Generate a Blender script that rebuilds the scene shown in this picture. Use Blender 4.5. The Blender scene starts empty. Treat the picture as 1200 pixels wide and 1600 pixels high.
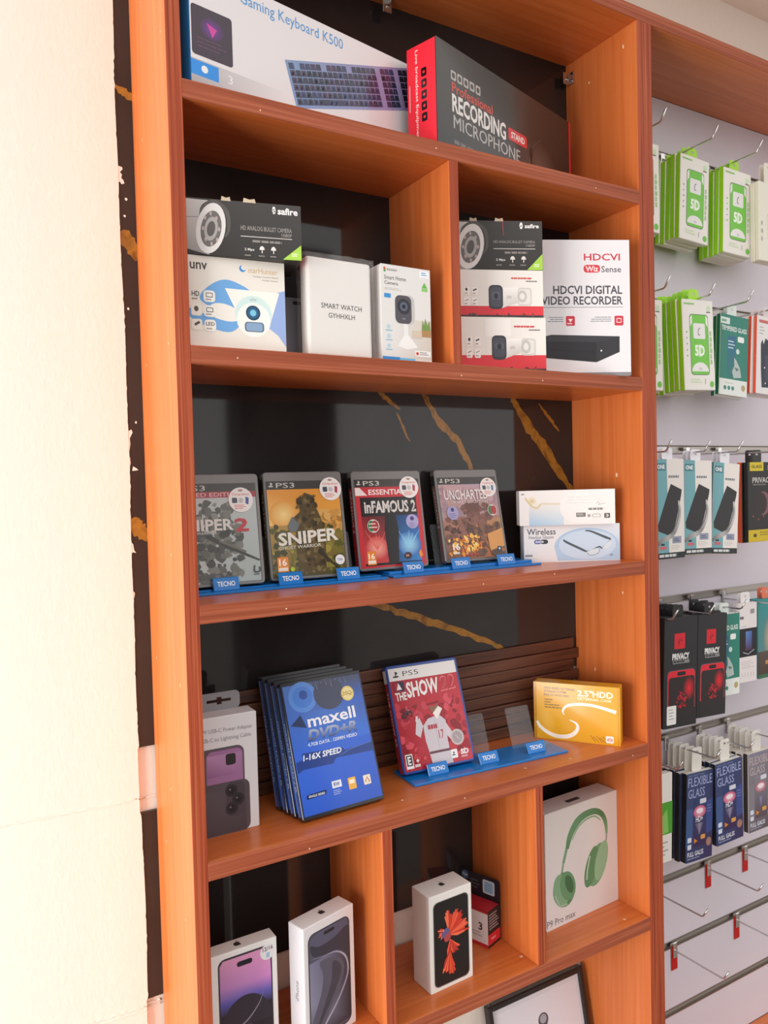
import bpy, bmesh, math, random
from mathutils import Matrix, Vector
R = random.Random(7)
sc = bpy.context.scene
COL = sc.collection

# ------------------------------------------------------------------ camera
cam_d = bpy.data.cameras.new('camera'); cam = bpy.data.objects.new('camera', cam_d); COL.objects.link(cam)
rt = Vector((0.86017422, -0.5093552, -0.02564344)); up = Vector((0.03792999, 0.01375041, 0.99918579)); fw = Vector((0.50858787, 0.86044652, -0.03114759))
M = Matrix.Identity(4)
for i in range(3): M[i][0], M[i][1], M[i][2] = rt[i], up[i], -fw[i]
M.translation = (-0.2844, -0.9268, 1.4378); cam.matrix_world = M
cam_d.sensor_fit = 'VERTICAL'; cam_d.sensor_height = 24; cam_d.sensor_width = 18; cam_d.lens = 1220.007 * 24 / 1600; cam_d.clip_start = .02
sc.camera = cam
# ------------------------------------------------------------------ world, light, exposure
w = bpy.data.worlds.new('daylight'); sc.world = w; w.use_nodes = True
w.node_tree.nodes['Background'].inputs[0].default_value = (1.0, .98, .96, 1); w.node_tree.nodes['Background'].inputs[1].default_value = .93
def area(name, loc, target, sx, sy, power, col):
    l = bpy.data.lights.new(name, 'AREA'); l.shape = 'RECTANGLE'; l.size = sx; l.size_y = sy; l.energy = power; l.color = col
    o = bpy.data.objects.new(name, l); COL.objects.link(o); o.location = loc
    o.rotation_euler = (Vector(target) - Vector(loc)).to_track_quat('-Z', 'Y').to_euler(); return o
area('shopfront_daylight', (-2.2, -.50, .88), (.1, .0, 1.05), 1.5, 1.75, 67, (1, .965, .93))
vs = sc.view_settings
vs.view_transform = 'Standard'; vs.look = 'None'; vs.exposure = 0.5; vs.gamma = 1; vs.use_curve_mapping = False

# ------------------------------------------------------------------ colours and materials
def lin(c):
    if isinstance(c, str):
        c = c.lstrip('#'); c = [int(c[i:i + 2], 16) / 255 for i in (0, 2, 4)]
    return tuple(x / 12.92 if x <= .04045 else ((x + .055) / 1.055) ** 2.4 for x in c) + (1.0,)
def mix(a, b, t): return tuple(a[i] + (b[i] - a[i]) * t for i in range(4))
MATS = {}
def pmat(name, col=None, rough=.5, metal=0, attr=False, coat=0, trans=0, alpha=1, ior=1.45, spec=.5):
    if name in MATS: return MATS[name]
    m = bpy.data.materials.new(name); m.use_nodes = True; b = m.node_tree.nodes['Principled BSDF']
    if col is not None: b.inputs['Base Color'].default_value = lin(col)
    b.inputs['Roughness'].default_value = rough; b.inputs['Metallic'].default_value = metal
    b.inputs['Coat Weight'].default_value = coat; b.inputs['Coat Roughness'].default_value = .08
    b.inputs['Transmission Weight'].default_value = trans; b.inputs['Alpha'].default_value = alpha; b.inputs['IOR'].default_value = ior
    b.inputs['Specular IOR Level'].default_value = spec
    if attr:
        a = m.node_tree.nodes.new('ShaderNodeAttribute'); a.attribute_name = 'Col'; m.node_tree.links.new(a.outputs['Color'], b.inputs['Base Color'])
    MATS[name] = m; return m
def noise_mat(name, cols, scale, rough, bump=0, detail=5, dist=.5, coat=0, stops=None, spec=.5, space='Object'):
    if name in MATS: return MATS[name]
    m = bpy.data.materials.new(name); m.use_nodes = True; nt = m.node_tree; b = nt.nodes['Principled BSDF']
    tc = nt.nodes.new('ShaderNodeTexCoord'); mp = nt.nodes.new('ShaderNodeMapping'); n = nt.nodes.new('ShaderNodeTexNoise'); cr = nt.nodes.new('ShaderNodeValToRGB')
    nt.links.new(tc.outputs[space], mp.inputs[0]); mp.inputs['Scale'].default_value = scale
    nt.links.new(mp.outputs[0], n.inputs['Vector']); n.inputs['Scale'].default_value = 1; n.inputs['Detail'].default_value = detail; n.inputs['Distortion'].default_value = dist
    el = cr.color_ramp.elements; stops = stops or [.3 + .4 * i / (len(cols) - 1) for i in range(len(cols))]
    el[0].position = stops[0]; el[0].color = lin(cols[0]); el[1].position = stops[-1]; el[1].color = lin(cols[-1])
    for s, c in list(zip(stops, cols))[1:-1]: e = el.new(s); e.color = lin(c)
    nt.links.new(n.outputs['Fac'], cr.inputs[0]); nt.links.new(cr.outputs[0], b.inputs['Base Color'])
    b.inputs['Roughness'].default_value = rough; b.inputs['Coat Weight'].default_value = coat; b.inputs['Coat Roughness'].default_value = .2; b.inputs['Specular IOR Level'].default_value = spec
    if bump:
        bp = nt.nodes.new('ShaderNodeBump'); bp.inputs['Strength'].default_value = bump; bp.inputs['Distance'].default_value = .002
        nt.links.new(n.outputs['Fac'], bp.inputs['Height']); nt.links.new(bp.outputs[0], b.inputs['Normal'])
    MATS[name] = m; return m
LAM = ['#c2642c', '#cb6e36', '#d37840']
EDG = ['#8a4228', '#a05236', '#b46648']
EDV = ['#7c2c18', '#9c4428', '#ac5232', '#b86848']
W_V = noise_mat('laminate_upright', LAM, (95, 95, 2.4), .42, .015, coat=.08)
W_H = noise_mat('laminate_shelf', LAM, (2.4, 95, 95), .34, .015, coat=.15)
E_V = noise_mat('edge_band_upright', EDV, (330, 60, 3), .6, .05, spec=.3)
E_H = noise_mat('edge_band_shelf', EDG, (3, 60, 220), .6, .05, spec=.3)
SLAT = noise_mat('dark_slat_wood', ['#3a2018', '#5a3424', '#6b4230'], (4, 60, 90), .42, .03)
PAINT = noise_mat('white_wall_paint', ['#efe6da', '#f2e9df'], (150, 150, 60), .8, .12, detail=4)
SLATW = noise_mat('slatwall_laminate', ['#d6d0da', '#dcd6e0'], (2, 2, 2), .45)
CEIL = noise_mat('ceiling_paint', ['#efe9e2', '#f4efe8'], (6, 6, 6), .8)
TILE = noise_mat('black_marble_tile', ['#222020', '#2a2727', '#322f2e'], (2.5, 2.5, 2.5), .06, detail=8, dist=1.5)
GOLD = noise_mat('gold_vein', ['#6e4818', '#a67428', '#7a5424'], (40, 40, 40), .1)
FLOOR = noise_mat('floor_tile', ['#6a5c50', '#786a5e'], (1.5, 1.5, 1.5), .3)
CHROME = pmat('chrome', '#d8d8d8', .18, 1)
ALU = pmat('aluminium_rail', '#a8a29c', .35, 1)
PRINT = pmat('matte_print', None, .5, attr=True)
GLOSS = pmat('glossy_print', None, .22, attr=True, coat=.3)
CLEAR = pmat('clear_acrylic', '#c8d0d4', .05, alpha=.09, spec=.8)
FILM = pmat('plastic_film', '#ffffff', .15, alpha=.06, spec=.9)

# ------------------------------------------------------------------ object helpers
def link(name, me, mat, parent=None):
    o = bpy.data.objects.new(name, me); COL.objects.link(o)
    if mat is not None and not me.materials:
        for m in (mat if isinstance(mat, (list, tuple)) else [mat]): me.materials.append(m)
    if parent is not None: o.parent = parent
    return o
def tag(o, label, cat, group=None, kind=None):
    o['label'] = label; o['category'] = cat
    if group: o['group'] = group
    if kind: o['kind'] = kind
    return o
def struct(o, label=None):
    o['kind'] = 'structure'
    if label: o['label'] = label
    return o
def thing(name, label, cat, loc=(0, 0, 0), yaw=0, lean=0, group=None, roll=0):
    o = bpy.data.objects.new(name, None); COL.objects.link(o); o.empty_display_size = .03
    o.location = loc; o.rotation_euler = (-lean, roll, yaw); return tag(o, label, cat, group)
def box_me(x0, y0, z0, x1, y1, z1, bev=.0008, seg=1, cols=None):
    """cols: dict of sRGB colours for faces F B L R T D (front -y)"""
    bm = bmesh.new(); bmesh.ops.create_cube(bm, size=1)
    for v in bm.verts: v.co = Vector(((x0 + x1) / 2 + v.co.x * (x1 - x0), (y0 + y1) / 2 + v.co.y * (y1 - y0), (z0 + z1) / 2 + v.co.z * (z1 - z0)))
    if bev: bmesh.ops.bevel(bm, geom=bm.edges[:], offset=bev, segments=seg, profile=.5, affect='EDGES')
    if cols:
        la = bm.loops.layers.float_color.new('Col'); base = lin(cols['*'])
        for f in bm.faces:
            n = f.normal; k = max((('F', -n.y), ('B', n.y), ('L', -n.x), ('R', n.x), ('T', n.z), ('D', -n.z)), key=lambda t: t[1])
            c = lin(cols[k[0]]) if k[0] in cols and k[1] > .6 else base
            for l in f.loops: l[la] = c
    me = bpy.data.meshes.new('box'); bm.to_mesh(me); bm.free(); return me
def box(name, a, b, mat, parent=None, bev=.0008, cols=None, seg=1):
    return link(name, box_me(*a, *b, bev=bev, cols=cols, seg=seg), mat, parent)
def poly_me(verts, faces, smooth=False):
    me = bpy.data.meshes.new('mesh'); me.from_pydata(verts, [], faces); me.update()
    if smooth: me.polygons.foreach_set('use_smooth', [True] * len(me.polygons))
    return me
def prism_me(pts, y0, y1, bev=0):
    """outline in x,z extruded from y0 to y1"""
    n = len(pts); v = [(x, y0, z) for x, z in pts] + [(x, y1, z) for x, z in pts]
    f = [tuple(range(n - 1, -1, -1)), tuple(range(n, 2 * n))] + [(i, (i + 1) % n, n + (i + 1) % n, n + i) for i in range(n)]
    me = poly_me(v, f); bm = bmesh.new(); bm.from_mesh(me); bmesh.ops.recalc_face_normals(bm, faces=bm.faces)
    if bev: bmesh.ops.bevel(bm, geom=[e for e in bm.edges], offset=bev, segments=1, affect='EDGES')
    bm.to_mesh(me); bm.free(); return me
def rr_pts(x0, z0, x1, z1, r, n=4):
    p = []
    for cx, cz, a in ((x1 - r, z0 + r, -90), (x1 - r, z1 - r, 0), (x0 + r, z1 - r, 90), (x0 + r, z0 + r, 180)):
        for i in range(n + 1):
            t = math.radians(a + 90 * i / n); p.append((cx + r * math.cos(t), cz + r * math.sin(t)))
    return p
def tube_me(path, r, n=8):
    pts = [Vector(p) for p in path]; V = []; Fc = []
    for i, p in enumerate(pts):
        d = (pts[min(i + 1, len(pts) - 1)] - pts[max(i - 1, 0)]).normalized()
        a = d.orthogonal().normalized() if abs(d.x) > .9 else d.cross(Vector((1, 0, 0))).normalized(); b = d.cross(a)
        for k in range(n):
            t = 2 * math.pi * k / n; V.append(p + r * (math.cos(t) * a + math.sin(t) * b))
    for i in range(len(pts) - 1):
        for k in range(n): Fc.append((i * n + k, i * n + (k + 1) % n, (i + 1) * n + (k + 1) % n, (i + 1) * n + k))
    Fc += [tuple(range(n - 1, -1, -1)), tuple((len(pts) - 1) * n + k for k in range(n))]
    return poly_me([tuple(v) for v in V], Fc, True)

# ------------------------------------------------------------------ flat print (artwork and lettering on a face)
_txt = {}
def text_mesh(s, bold, slant):
    k = (s, bold, slant)
    if k not in _txt:
        c = bpy.data.curves.new('t', 'FONT'); c.body = s; c.size = 1; c.offset = bold; c.shear = slant; c.resolution_u = 2
        o = bpy.data.objects.new('t', c); COL.objects.link(o)
        me = o.to_mesh(); V = [(v.co.x, v.co.y) for v in me.vertices]; Fc = [tuple(p.vertices) for p in me.polygons]
        o.to_mesh_clear(); bpy.data.objects.remove(o); bpy.data.curves.remove(c)
        xs = [v[0] for v in V]; ys = [v[1] for v in V]; x0, x1, y0, y1 = min(xs), max(xs), min(ys), max(ys)
        _txt[k] = ([((x - x0) / (x1 - x0), (y - y0) / (y1 - y0)) for x, y in V], Fc)
    return _txt[k]
class Art:
    """u to the right, v down, both 0..1 over a face of w x h metres"""
    def __init__(s, w, h, step=1.4e-5): s.w, s.h, s.V, s.F, s.C, s.z, s.st = w, h, [], [], [], 0, step
    def P(s, pts, col, keep=False):
        if not keep: s.z += s.st
        n = len(s.V); cs = [lin(c) for c in col] if isinstance(col, list) else [lin(col)] * len(pts)
        for (u, v), c in zip(pts, cs): s.V.append((u * s.w, s.h * (1 - v), s.z)); s.C.append(c)
        s.F.append(tuple(range(n, n + len(pts)))); return s
    def Rc(s, u0, v0, u1, v1, col, keep=False): return s.P([(u0, v0), (u1, v0), (u1, v1), (u0, v1)], col, keep)
    def RR(s, u0, v0, u1, v1, r, col, n=4):
        p = rr_pts(u0 * s.w, v0 * s.h, u1 * s.w, v1 * s.h, r, n); return s.P([(x / s.w, z / s.h) for x, z in p], col)
    def G(s, u0, v0, u1, v1, tl, tr=None, br=None, bl=None, keep=False):
        tr = tr or tl; bl = bl or br or tl; br = br or bl; return s.P([(u0, v0), (u1, v0), (u1, v1), (u0, v1)], [tl, tr, br, bl], keep)
    def E(s, u, v, ru, rv, col, n=20, rot=0, a0=0, a1=360):
        pts = []
        for i in range(n):
            t = math.radians(a0 + (a1 - a0) * i / (n if a1 - a0 == 360 else n - 1)); x, y = ru * s.w * math.cos(t), rv * s.h * math.sin(t)
            c, d = math.cos(math.radians(rot)), math.sin(math.radians(rot)); pts.append((u + (x * c - y * d) / s.w, v + (x * d + y * c) / s.h))
        return s.P(pts, col)
    def O(s, u, v, r, col, n=20): return s.E(u, v, r / s.w, r / s.h, col, n)
    def GE(s, u, v, ru, rv, cin, cout, n=20, rot=0):
        """radial gradient ellipse"""
        s.z += s.st; k = len(s.V); s.V.append((u * s.w, s.h * (1 - v), s.z)); s.C.append(lin(cin))
        for i in range(n):
            t = 2 * math.pi * i / n; x, y = ru * s.w * math.cos(t), rv * s.h * math.sin(t); c, d = math.cos(math.radians(rot)), math.sin(math.radians(rot))
            s.V.append((u * s.w + x * c - y * d, s.h * (1 - v) - (x * d + y * c), s.z)); s.C.append(lin(cout))
        for i in range(n): s.F.append((k, k + 1 + i, k + 1 + (i + 1) % n))
        return s
    def L(s, pts, wd, col):
        s.z += s.st; P = [Vector((u * s.w, s.h * (1 - v))) for u, v in pts]; k = len(s.V); n = len(P)
        ws = wd if isinstance(wd, list) else [wd] * n; cs = [lin(c) for c in col] if isinstance(col, list) else [lin(col)] * n
        if n > 3:                                                    # round the stroke through its points
            P2, w2, c2 = [], [], []
            for i in range(n - 1):
                p0, p1, p2, p3 = P[max(i - 1, 0)], P[i], P[i + 1], P[min(i + 2, n - 1)]
                for j in range(5):
                    t = j / 5; P2.append(.5 * ((2 * p1) + (p2 - p0) * t + (2 * p0 - 5 * p1 + 4 * p2 - p3) * t * t + (3 * p1 - p0 - 3 * p2 + p3) * t ** 3)); w2.append(ws[i] + (ws[i + 1] - ws[i]) * t); c2.append(mix(cs[i], cs[i + 1], t))
            P, ws, cs = P2 + [P[-1]], w2 + [ws[-1]], c2 + [cs[-1]]; n = len(P)
        for i, p in enumerate(P):
            d = (P[min(i + 1, n - 1)] - P[max(i - 1, 0)]).normalized(); q = Vector((-d.y, d.x)) * ws[i] / 2
            for e in (p + q, p - q): s.V.append((e.x, e.y, s.z)); s.C.append(cs[i])
        for i in range(n - 1): s.F.append((k + 2 * i, k + 2 * i + 1, k + 2 * i + 3, k + 2 * i + 2))
        return s
    def T(s, t, u0, v0, u1, v1, col, bold=.0, slant=0, rise=0, rot=0):
        V, Fc = text_mesh(t, bold, slant); s.z += s.st; k = len(s.V); cs = lin(col) if not isinstance(col, list) else None
        for x, y in V:
            if rot == 90: u, v = u1 - y * (u1 - u0), v1 - x * (v1 - v0)     # reads upwards
            elif rot == -90: u, v = u0 + y * (u1 - u0), v0 + x * (v1 - v0)  # reads downwards
            else: u, v = u0 + x * (u1 - u0), v1 - y * (v1 - v0) - rise * x
            s.V.append((u * s.w, s.h * (1 - v), s.z)); s.C.append(cs or mix(lin(col[1]), lin(col[0]), y))
        s.F += [tuple(i + k for i in f) for f in Fc]; return s
    def dash(s, u0, v0, u1, v1, n, col, fill=.45, seed=1, right=False):
        q = random.Random(seed); hh = (v1 - v0) / n; s.z += s.st
        for i in range(n):
            L = (u1 - u0) * q.uniform(.7, 1); a = u1 - L if right else u0; e = a + L; x = a
            while x < e - 1e-4:
                d = min(e - x, (u1 - u0) * q.uniform(.08, .25)); s.Rc(x, v0 + hh * i, x + d * .86, v0 + hh * (i + fill), col, True); x += d
        return s
    def blobs(s, n, u0, v0, u1, v1, cols, r0, r1, seed=1, squash=1):
        q = random.Random(seed); st, s.st = s.st, 4e-6; n = int(n * 3.2); r0, r1 = r0 * .5, r1 * .62
        for i in range(n):
            m = 7; a = q.uniform(0, 6.3); rr = q.uniform(r0, r1); cu, cv = q.uniform(u0, u1), q.uniform(v0, v1); pts = []
            for k in range(m):
                t = a + 2 * math.pi * k / m; e = rr * q.uniform(.5, 1.1)
                pts.append((min(max(cu + e * math.cos(t) / s.w, .035), .955), min(max(cv + e * squash * math.sin(t) / s.h, .03), .972)))
            s.P(pts, q.choice(cols))
        s.st = st; return s
    def build(s, name, parent, mtx, mat):
        me = bpy.data.meshes.new(name); me.from_pydata([tuple(mtx @ Vector(v)) for v in s.V], [], s.F)
        a = me.attributes.new('Col', 'FLOAT_COLOR', 'POINT'); a.data.foreach_set('color', [x for c in s.C for x in c]); me.update()
        return link(name, me, mat, parent)
def smooth(P, k=5):
    n = len(P); out = []
    for i in range(n):
        p0, p1, p2, p3 = [Vector(P[(i + d) % n]) for d in (-1, 0, 1, 2)]
        for j in range(k):
            t = j / k; v = .5 * ((2 * p1) + (p2 - p0) * t + (2 * p0 - 5 * p1 + 4 * p2 - p3) * t * t + (3 * p1 - p0 - 3 * p2 + p3) * t ** 3); out.append((v.x, v.y))
    return out
def face_mtx(face, w, d, h, eps=.0002):
    """art space (x right, y up, z out) to box space (corner 0,0,0; front at y=0)"""
    if face == 'F': return Matrix(((1, 0, 0, 0), (0, 0, -1, -eps), (0, 1, 0, 0), (0, 0, 0, 1)))
    if face == 'L': return Matrix(((0, 0, -1, -eps), (-1, 0, 0, d), (0, 1, 0, 0), (0, 0, 0, 1)))
    if face == 'R': return Matrix(((0, 0, 1, w + eps), (1, 0, 0, 0), (0, 1, 0, 0), (0, 0, 0, 1)))
    if face == 'T': return Matrix(((1, 0, 0, 0), (0, 1, 0, 0), (0, 0, 1, h + eps), (0, 0, 0, 1)))
def carton(name, label, cat, g, cols, arts, group=None, mat=None, body='carton', bev=.0012, pm=None, seg=1):
    """a printed box: g = x, y, yaw, w, h, d, lean, z of its lower front left corner; arts = {face: Art}"""
    x, y, yaw, w, h, d, lean, z = g
    t = thing(name, label, cat, (x, y, z), yaw, lean, group)
    box(body, (0, 0, 0), (w, d, h), mat or PRINT, t, bev, cols, seg)
    nm = {'F': 'front_print', 'L': 'side_print', 'R': 'side_print', 'T': 'top_print'}
    for f, a in arts.items(): a.build(nm[f], t, face_mtx(f, w, d, h), pm or PRINT)
    return t
def apple(a, u, v, s, col, bg):
    a.E(u - .17 * s / a.w, v + .05 * s / a.h, .3 * s / a.w, .42 * s / a.h, col, 14); a.E(u + .17 * s / a.w, v + .05 * s / a.h, .3 * s / a.w, .42 * s / a.h, col, 14)
    a.O(u + .52 * s / a.w, v - .03 * s / a.h, .2 * s, bg, 12); a.E(u + .08 * s / a.w, v - .5 * s / a.h, .07 * s / a.w, .18 * s / a.h, col, 10, 25); return a

# ================================================================== THE SETTING
W, D, T = .7825, .1691, .0226
ZT, ZA, ZB, ZC, ZD, ZE, ZF = 2.2159, 1.9302, 1.615, 1.30, .983, .6758, .1903
XR, TR = .7825, .035
wall = link('wall_back', box_me(-2.6, D + .006, 0, 2.1, D + .12, 2.5, 0), PAINT); struct(wall, 'white plastered shop wall behind the shelves')
# plaster that laps over the tile edge on the left, with a ragged edge
edge = []
z = 0.0; q = random.Random(3)
while z < 2.475:
    tile_here = z > 1.088 or .733 < z < .995
    e = -.0395 + .0009 * math.sin(z * 9) + .0005 * math.sin(z * 31) + q.uniform(-.0002, .0002) * q.choice((0, 0, 1, 4))
    edge.append((e if tile_here else -.0412 - q.uniform(0, .0006), z)); z += .0046
pl = link('plaster_coat', prism_me([(-2.6, 0), (-2.6, 2.475)] + edge[::-1], D - .0012, D + .02), PAINT, wall)
for nm, (za, zb, xa, xb, amp, r) in {'a': (1.0215, 1.0155, -.24, -.013, .0016, .0016), 'b': (.7290, .7236, -.13, -.02, .0012, .0014), 'c': (.7225, .719, -.12, -.02, .001, .0011)}.items():
    P = [(xa + (xb - xa) * i / 40, D - .0008 + (.006 if xa + (xb - xa) * i / 40 > -.04 else 0), za + (zb - za) * i / 40 + q.uniform(-amp, amp)) for i in range(41)]
    link('plaster_seam', tube_me(P, r, 6), PAINT, wall)
def chip(x, z, pts): link('paint_chip', prism_me([(x + a, z + b) for a, b in pts], D - .0007, D + .001), PAINT, wall)
chip(-.0405, 1.869, [(0, -.010), (.003, -.009), (.0045, -.012), (.0085, -.0105), (.007, -.006), (.0045, -.004), (.0055, .001), (.003, .004), (.0065, .008), (.006, .011), (0, .012)])
chip(-.0405, 1.512, [(0, -.016), (.0025, -.015), (.004, -.006), (.0035, .002), (.0075, .010), (.006, .014), (.0025, .012), (0, .016)])
chip(-.0405, 1.482, [(0, -.009), (.002, -.008), (.0035, -.002), (.003, .006), (0, .008)]); chip(-.035, 1.4725, [(0, -.003), (.008, -.002), (.005, .001), (.001, .003)])
chip(-.0405, 1.364, [(0, -.007), (.003, -.006), (.0065, -.007), (.004, -.003), (.003, .005), (0, .009)]); chip(-.0405, 1.300, [(0, -.006), (.002, -.004), (.003, .002), (0, .006)]); chip(-.0405, 1.63, [(0, -.004), (.0025, 0), (0, .004)])
for x, zz in ((-.028, 1.536), (-.0305, 1.838), (-.0335, 1.815), (-.033, 1.69)):
    link('paint_fleck', prism_me([(x + .0016 * math.cos(k * 1.05) * q.uniform(.5, 1.3), zz + .0022 * math.sin(k * 1.05) * q.uniform(.5, 1.3)) for k in range(6)], D - .0004, D + .001), PAINT, wall)
def tile(x0, x1, z0, z1): return box('wall_tile', (x0, D, z0), (x1, D + .0075, z1), TILE, wall, .0006)
t1 = t2 = tile(-.0405, .8175, 1.0875, 2.2385)
tile(-.0455, .8175, .733, .9958); tile(-.0455, .8175, .552, .668)
def vein(pts, wd, par, seed=1):
    q = random.Random(seed); P = [Vector(p) for p in pts]; path = []
    for i in range(len(P) - 1):
        for k in range(6): path.append(P[i].lerp(P[i + 1], k / 6))
    path.append(P[-1]); V, Fc = [], []
    for i, p in enumerate(path):
        d = (path[min(i + 1, len(path) - 1)] - path[max(i - 1, 0)]).normalized(); n = Vector((-d.y, d.x)); ww = wd * (.35 + .65 * math.sin(math.pi * (i + .4) / len(path))) * q.uniform(.7, 1.25)
        o = Vector((q.uniform(-1, 1), q.uniform(-1, 1))) * min(wd * .18, .3 * (path[1] - path[0]).length)
        for e in (p + o + n * ww / 2, p + o - n * ww / 2): V.append((e.x, D - .00015, e.y))
    for i in range(len(path) - 1): Fc.append((2 * i, 2 * i + 1, 2 * i + 3, 2 * i + 2))
    return link('marble_vein', poly_me(V, Fc), GOLD, par)
vein([(.440, 1.605), (.4540, 1.5801), (.4817, 1.5408), (.5145, 1.5139), (.540, 1.4718), (.556, 1.43)], .013, t1, 2)
vein([(.630, 1.605), (.6445, 1.5819), (.6782, 1.5386), (.7114, 1.5036), (.761, 1.4435), (.80, 1.40)], .019, t2, 3)
vein([(.352, 1.60), (.3690, 1.5855), (.3991, 1.5656)], .007, t1, 4); vein([(.392, 1.56), (.4163, 1.5131)], .005, t1, 5)
vein([(.30, 1.262), (.3468, 1.2477), (.4204, 1.2189), (.4853, 1.1953), (.5817, 1.1545), (.62, 1.13)], .013, t1, 6)
vein([(-.039, 1.987), (-.028, 1.981), (-.0155, 1.974)], .013, t1, 7); vein([(-.039, 1.795), (-.03, 1.781), (-.015, 1.760)], .024, t1, 8)
vein([(-.038, 1.405), (-.030, 1.390), (-.015, 1.376)], .022, t1, 9); vein([(.70, 1.585), (.725, 1.56), (.75, 1.535)], .006, t2, 10)
struct(link('ceiling', box_me(-2.6, -.25, 2.475, 2.1, D + .02, 2.56, 0), CEIL), 'pale painted ceiling')
struct(link('floor', box_me(-9, -12, -.05, 9, D + .12, 0, 0), FLOOR), 'brown tiled shop floor')
struct(link('wall_front', box_me(.86, -2.0, 0, 1.30, -1.8, 2.475, .004), pmat('dark_pillar', '#2a2522', .5)), 'dark pillar across the shop from the shelves')

# ================================================================== WOODEN WALL UNIT
unit = thing('wall_shelf_unit', 'tall orange-brown wooden shelf unit with open compartments fixed to the wall', 'shelf unit', (0, 0, 0))
def board(name, a, b, fm, em):
    o = box(name, a, b, fm, unit, .0006); a2 = (a[0], a[1] - .0012, a[2]); b2 = (b[0], a[1] + .0002, b[2])
    box('edge_band', a2, b2, em, o, .0004); return o
board('upright', (-.018, .0012, 0), (0, D - .0002, ZT), W_V, E_V); board('upright', (XR, .0012, 0), (XR + TR, D - .0002, ZT), W_V, E_V); board('upright', (1.9, .0012, 0), (1.935, D - .0002, ZT), W_V, E_V)
board('top_board', (-.018, .0012, ZT), (1.935, D - .0002, ZT + T), W_H, E_H)
for zz in (ZA, ZB, ZC, ZD, ZE, ZF): board('shelf', (.0002, .0012, zz - T), (XR - .0002, D - .0002, zz), W_H, E_H)
board('shelf', (XR + TR + .0002, .0012, ZF - T), (1.8998, D - .0002, ZF), W_H, E_H)
for x, z0, z1 in ((.3874, ZB, ZA - T), (.2475, ZE, ZD - T), (.526, ZE, ZD - T)): board('divider', (x, .0012, z0 + .0001), (x + .0155, D - .0002, z1 - .0001), W_V, E_V)
# nail heads and chips, pale
NAIL = pmat('pale_chip', '#e8c8a8', .5)
for i, (x, z, s) in enumerate([(x, zz - T / 2 + R.uniform(-.006, .006), .0011) for zz in (ZA, ZB, ZC, ZD) for x in (R.uniform(.05, .2), R.uniform(.35, .45), R.uniform(.55, .75))]):
    link('nail_mark', prism_me([(x + s * math.cos(k), z + s * math.sin(k)) for k in range(6)], -.0003, .001), NAIL, unit)
for x, y, z in ((.30, .03, ZD), (.62, .02, ZD), (.53, .028, ZD), (.52, .035, ZE), (.74, .02, ZE)):
    link('wood_chip', poly_me([(x + .004 * math.cos(k * 1.05) * R.uniform(.4, 1), y + .004 * math.sin(k * 1.05) * R.uniform(.4, 1), z + .0003) for k in range(6)], [tuple(range(6))]), NAIL, unit)
for y, z in ((.03, 2.185), (.11, 2.16), (.06, 1.45), (.05, 1.24), (.12, 1.09)):
    link('wood_chip', poly_me([(XR - .0003, y + .003 * math.cos(k * 1.05) * R.uniform(.4, 1), z + .005 * math.sin(k * 1.05) * R.uniform(.4, 1)) for k in range(6)], [tuple(range(6))]), NAIL, unit)
for y, z in ((.02, 1.99), (.12, 1.9), (.03, 1.62), (.14, 1.61), (.05, 1.36), (.03, 1.2), (.14, 1.215), (.09, 1.05), (.12, .97), (.04, .9)):
    link('wood_chip', poly_me([(-.0183, y + .0016 * math.cos(k * 1.05) * R.uniform(.4, 1), z + .003 * math.sin(k * 1.05) * R.uniform(.4, 1)) for k in range(6)], [tuple(range(6))]), NAIL, unit)
# reeded dark boards at the back of the fourth compartment
for i in range(8):
    z1 = 1.1445 - i * .0202; pr = (i % 2 == 1); y0 = D - (.0085 if pr else .006)
    box('back_slat', (.0006, y0, z1 - .0195), (.781 if pr else .772, D - .0004, z1), SLAT, unit, .0022, seg=2)
# small metal hinge clips under the top board
def clip(x, y, z, side):
    o = link('hinge_clip', box_me(x - .008, y - .0015, z - .022, x + .008, y + .0015, z - .001, .0006), CHROME, unit)
    link('clip_plate', box_me(x - .008, y - .012, z - .0025, x + .008, y + .0015, z - .0005, .0005) if not side else box_me(x + .006, y - .012, z - .022, x + .0092, y + .0015, z - .001, .0005), CHROME, o)
    link('screw', tube_me([(x, y - .0035, z - .013), (x, y - .0010, z - .013)], .0035, 10), ALU, o)
clip(.3829, .152, ZT - .0004, False); clip(.7730, .158, 2.198, True)

# ================================================================== SLATWALL
sl = thing('slatwall', 'pale lavender slatwall panel with metal-lined grooves right of the shelf unit', 'wall panel', (0, 0, 0))
rails = [.3155, .460, .604, .755, .905, 1.05, 1.190, 1.345, 1.504, 1.652, 1.803, 1.952, 2.103]
x0, x1 = XR + TR + .0005, 1.8995; prev = ZF + .0005
for r in rails + [ZT + .004]:
    hi = r - .0065 if r < 2.2 else ZT - .0005
    box('panel_strip', (x0, D, prev), (x1, D + .0055, hi), SLATW, sl, .0008); prev = r + .0065
for r in rails:
    o = link('groove_rail', poly_me([(x, y, r + dz) for x in (x0, x1) for y, dz in ((D - .0010, -.0085), (D - .0010, -.0062), (D + .0050, -.0055), (D + .0050, .0045), (D - .0010, .0060), (D - .0010, .0080))],
        [(i, i + 1, i + 7, i + 6) for i in range(5)]), ALU, sl)
RED = pmat('red_plate', '#c01818', .35)
_hook = {}
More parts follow.
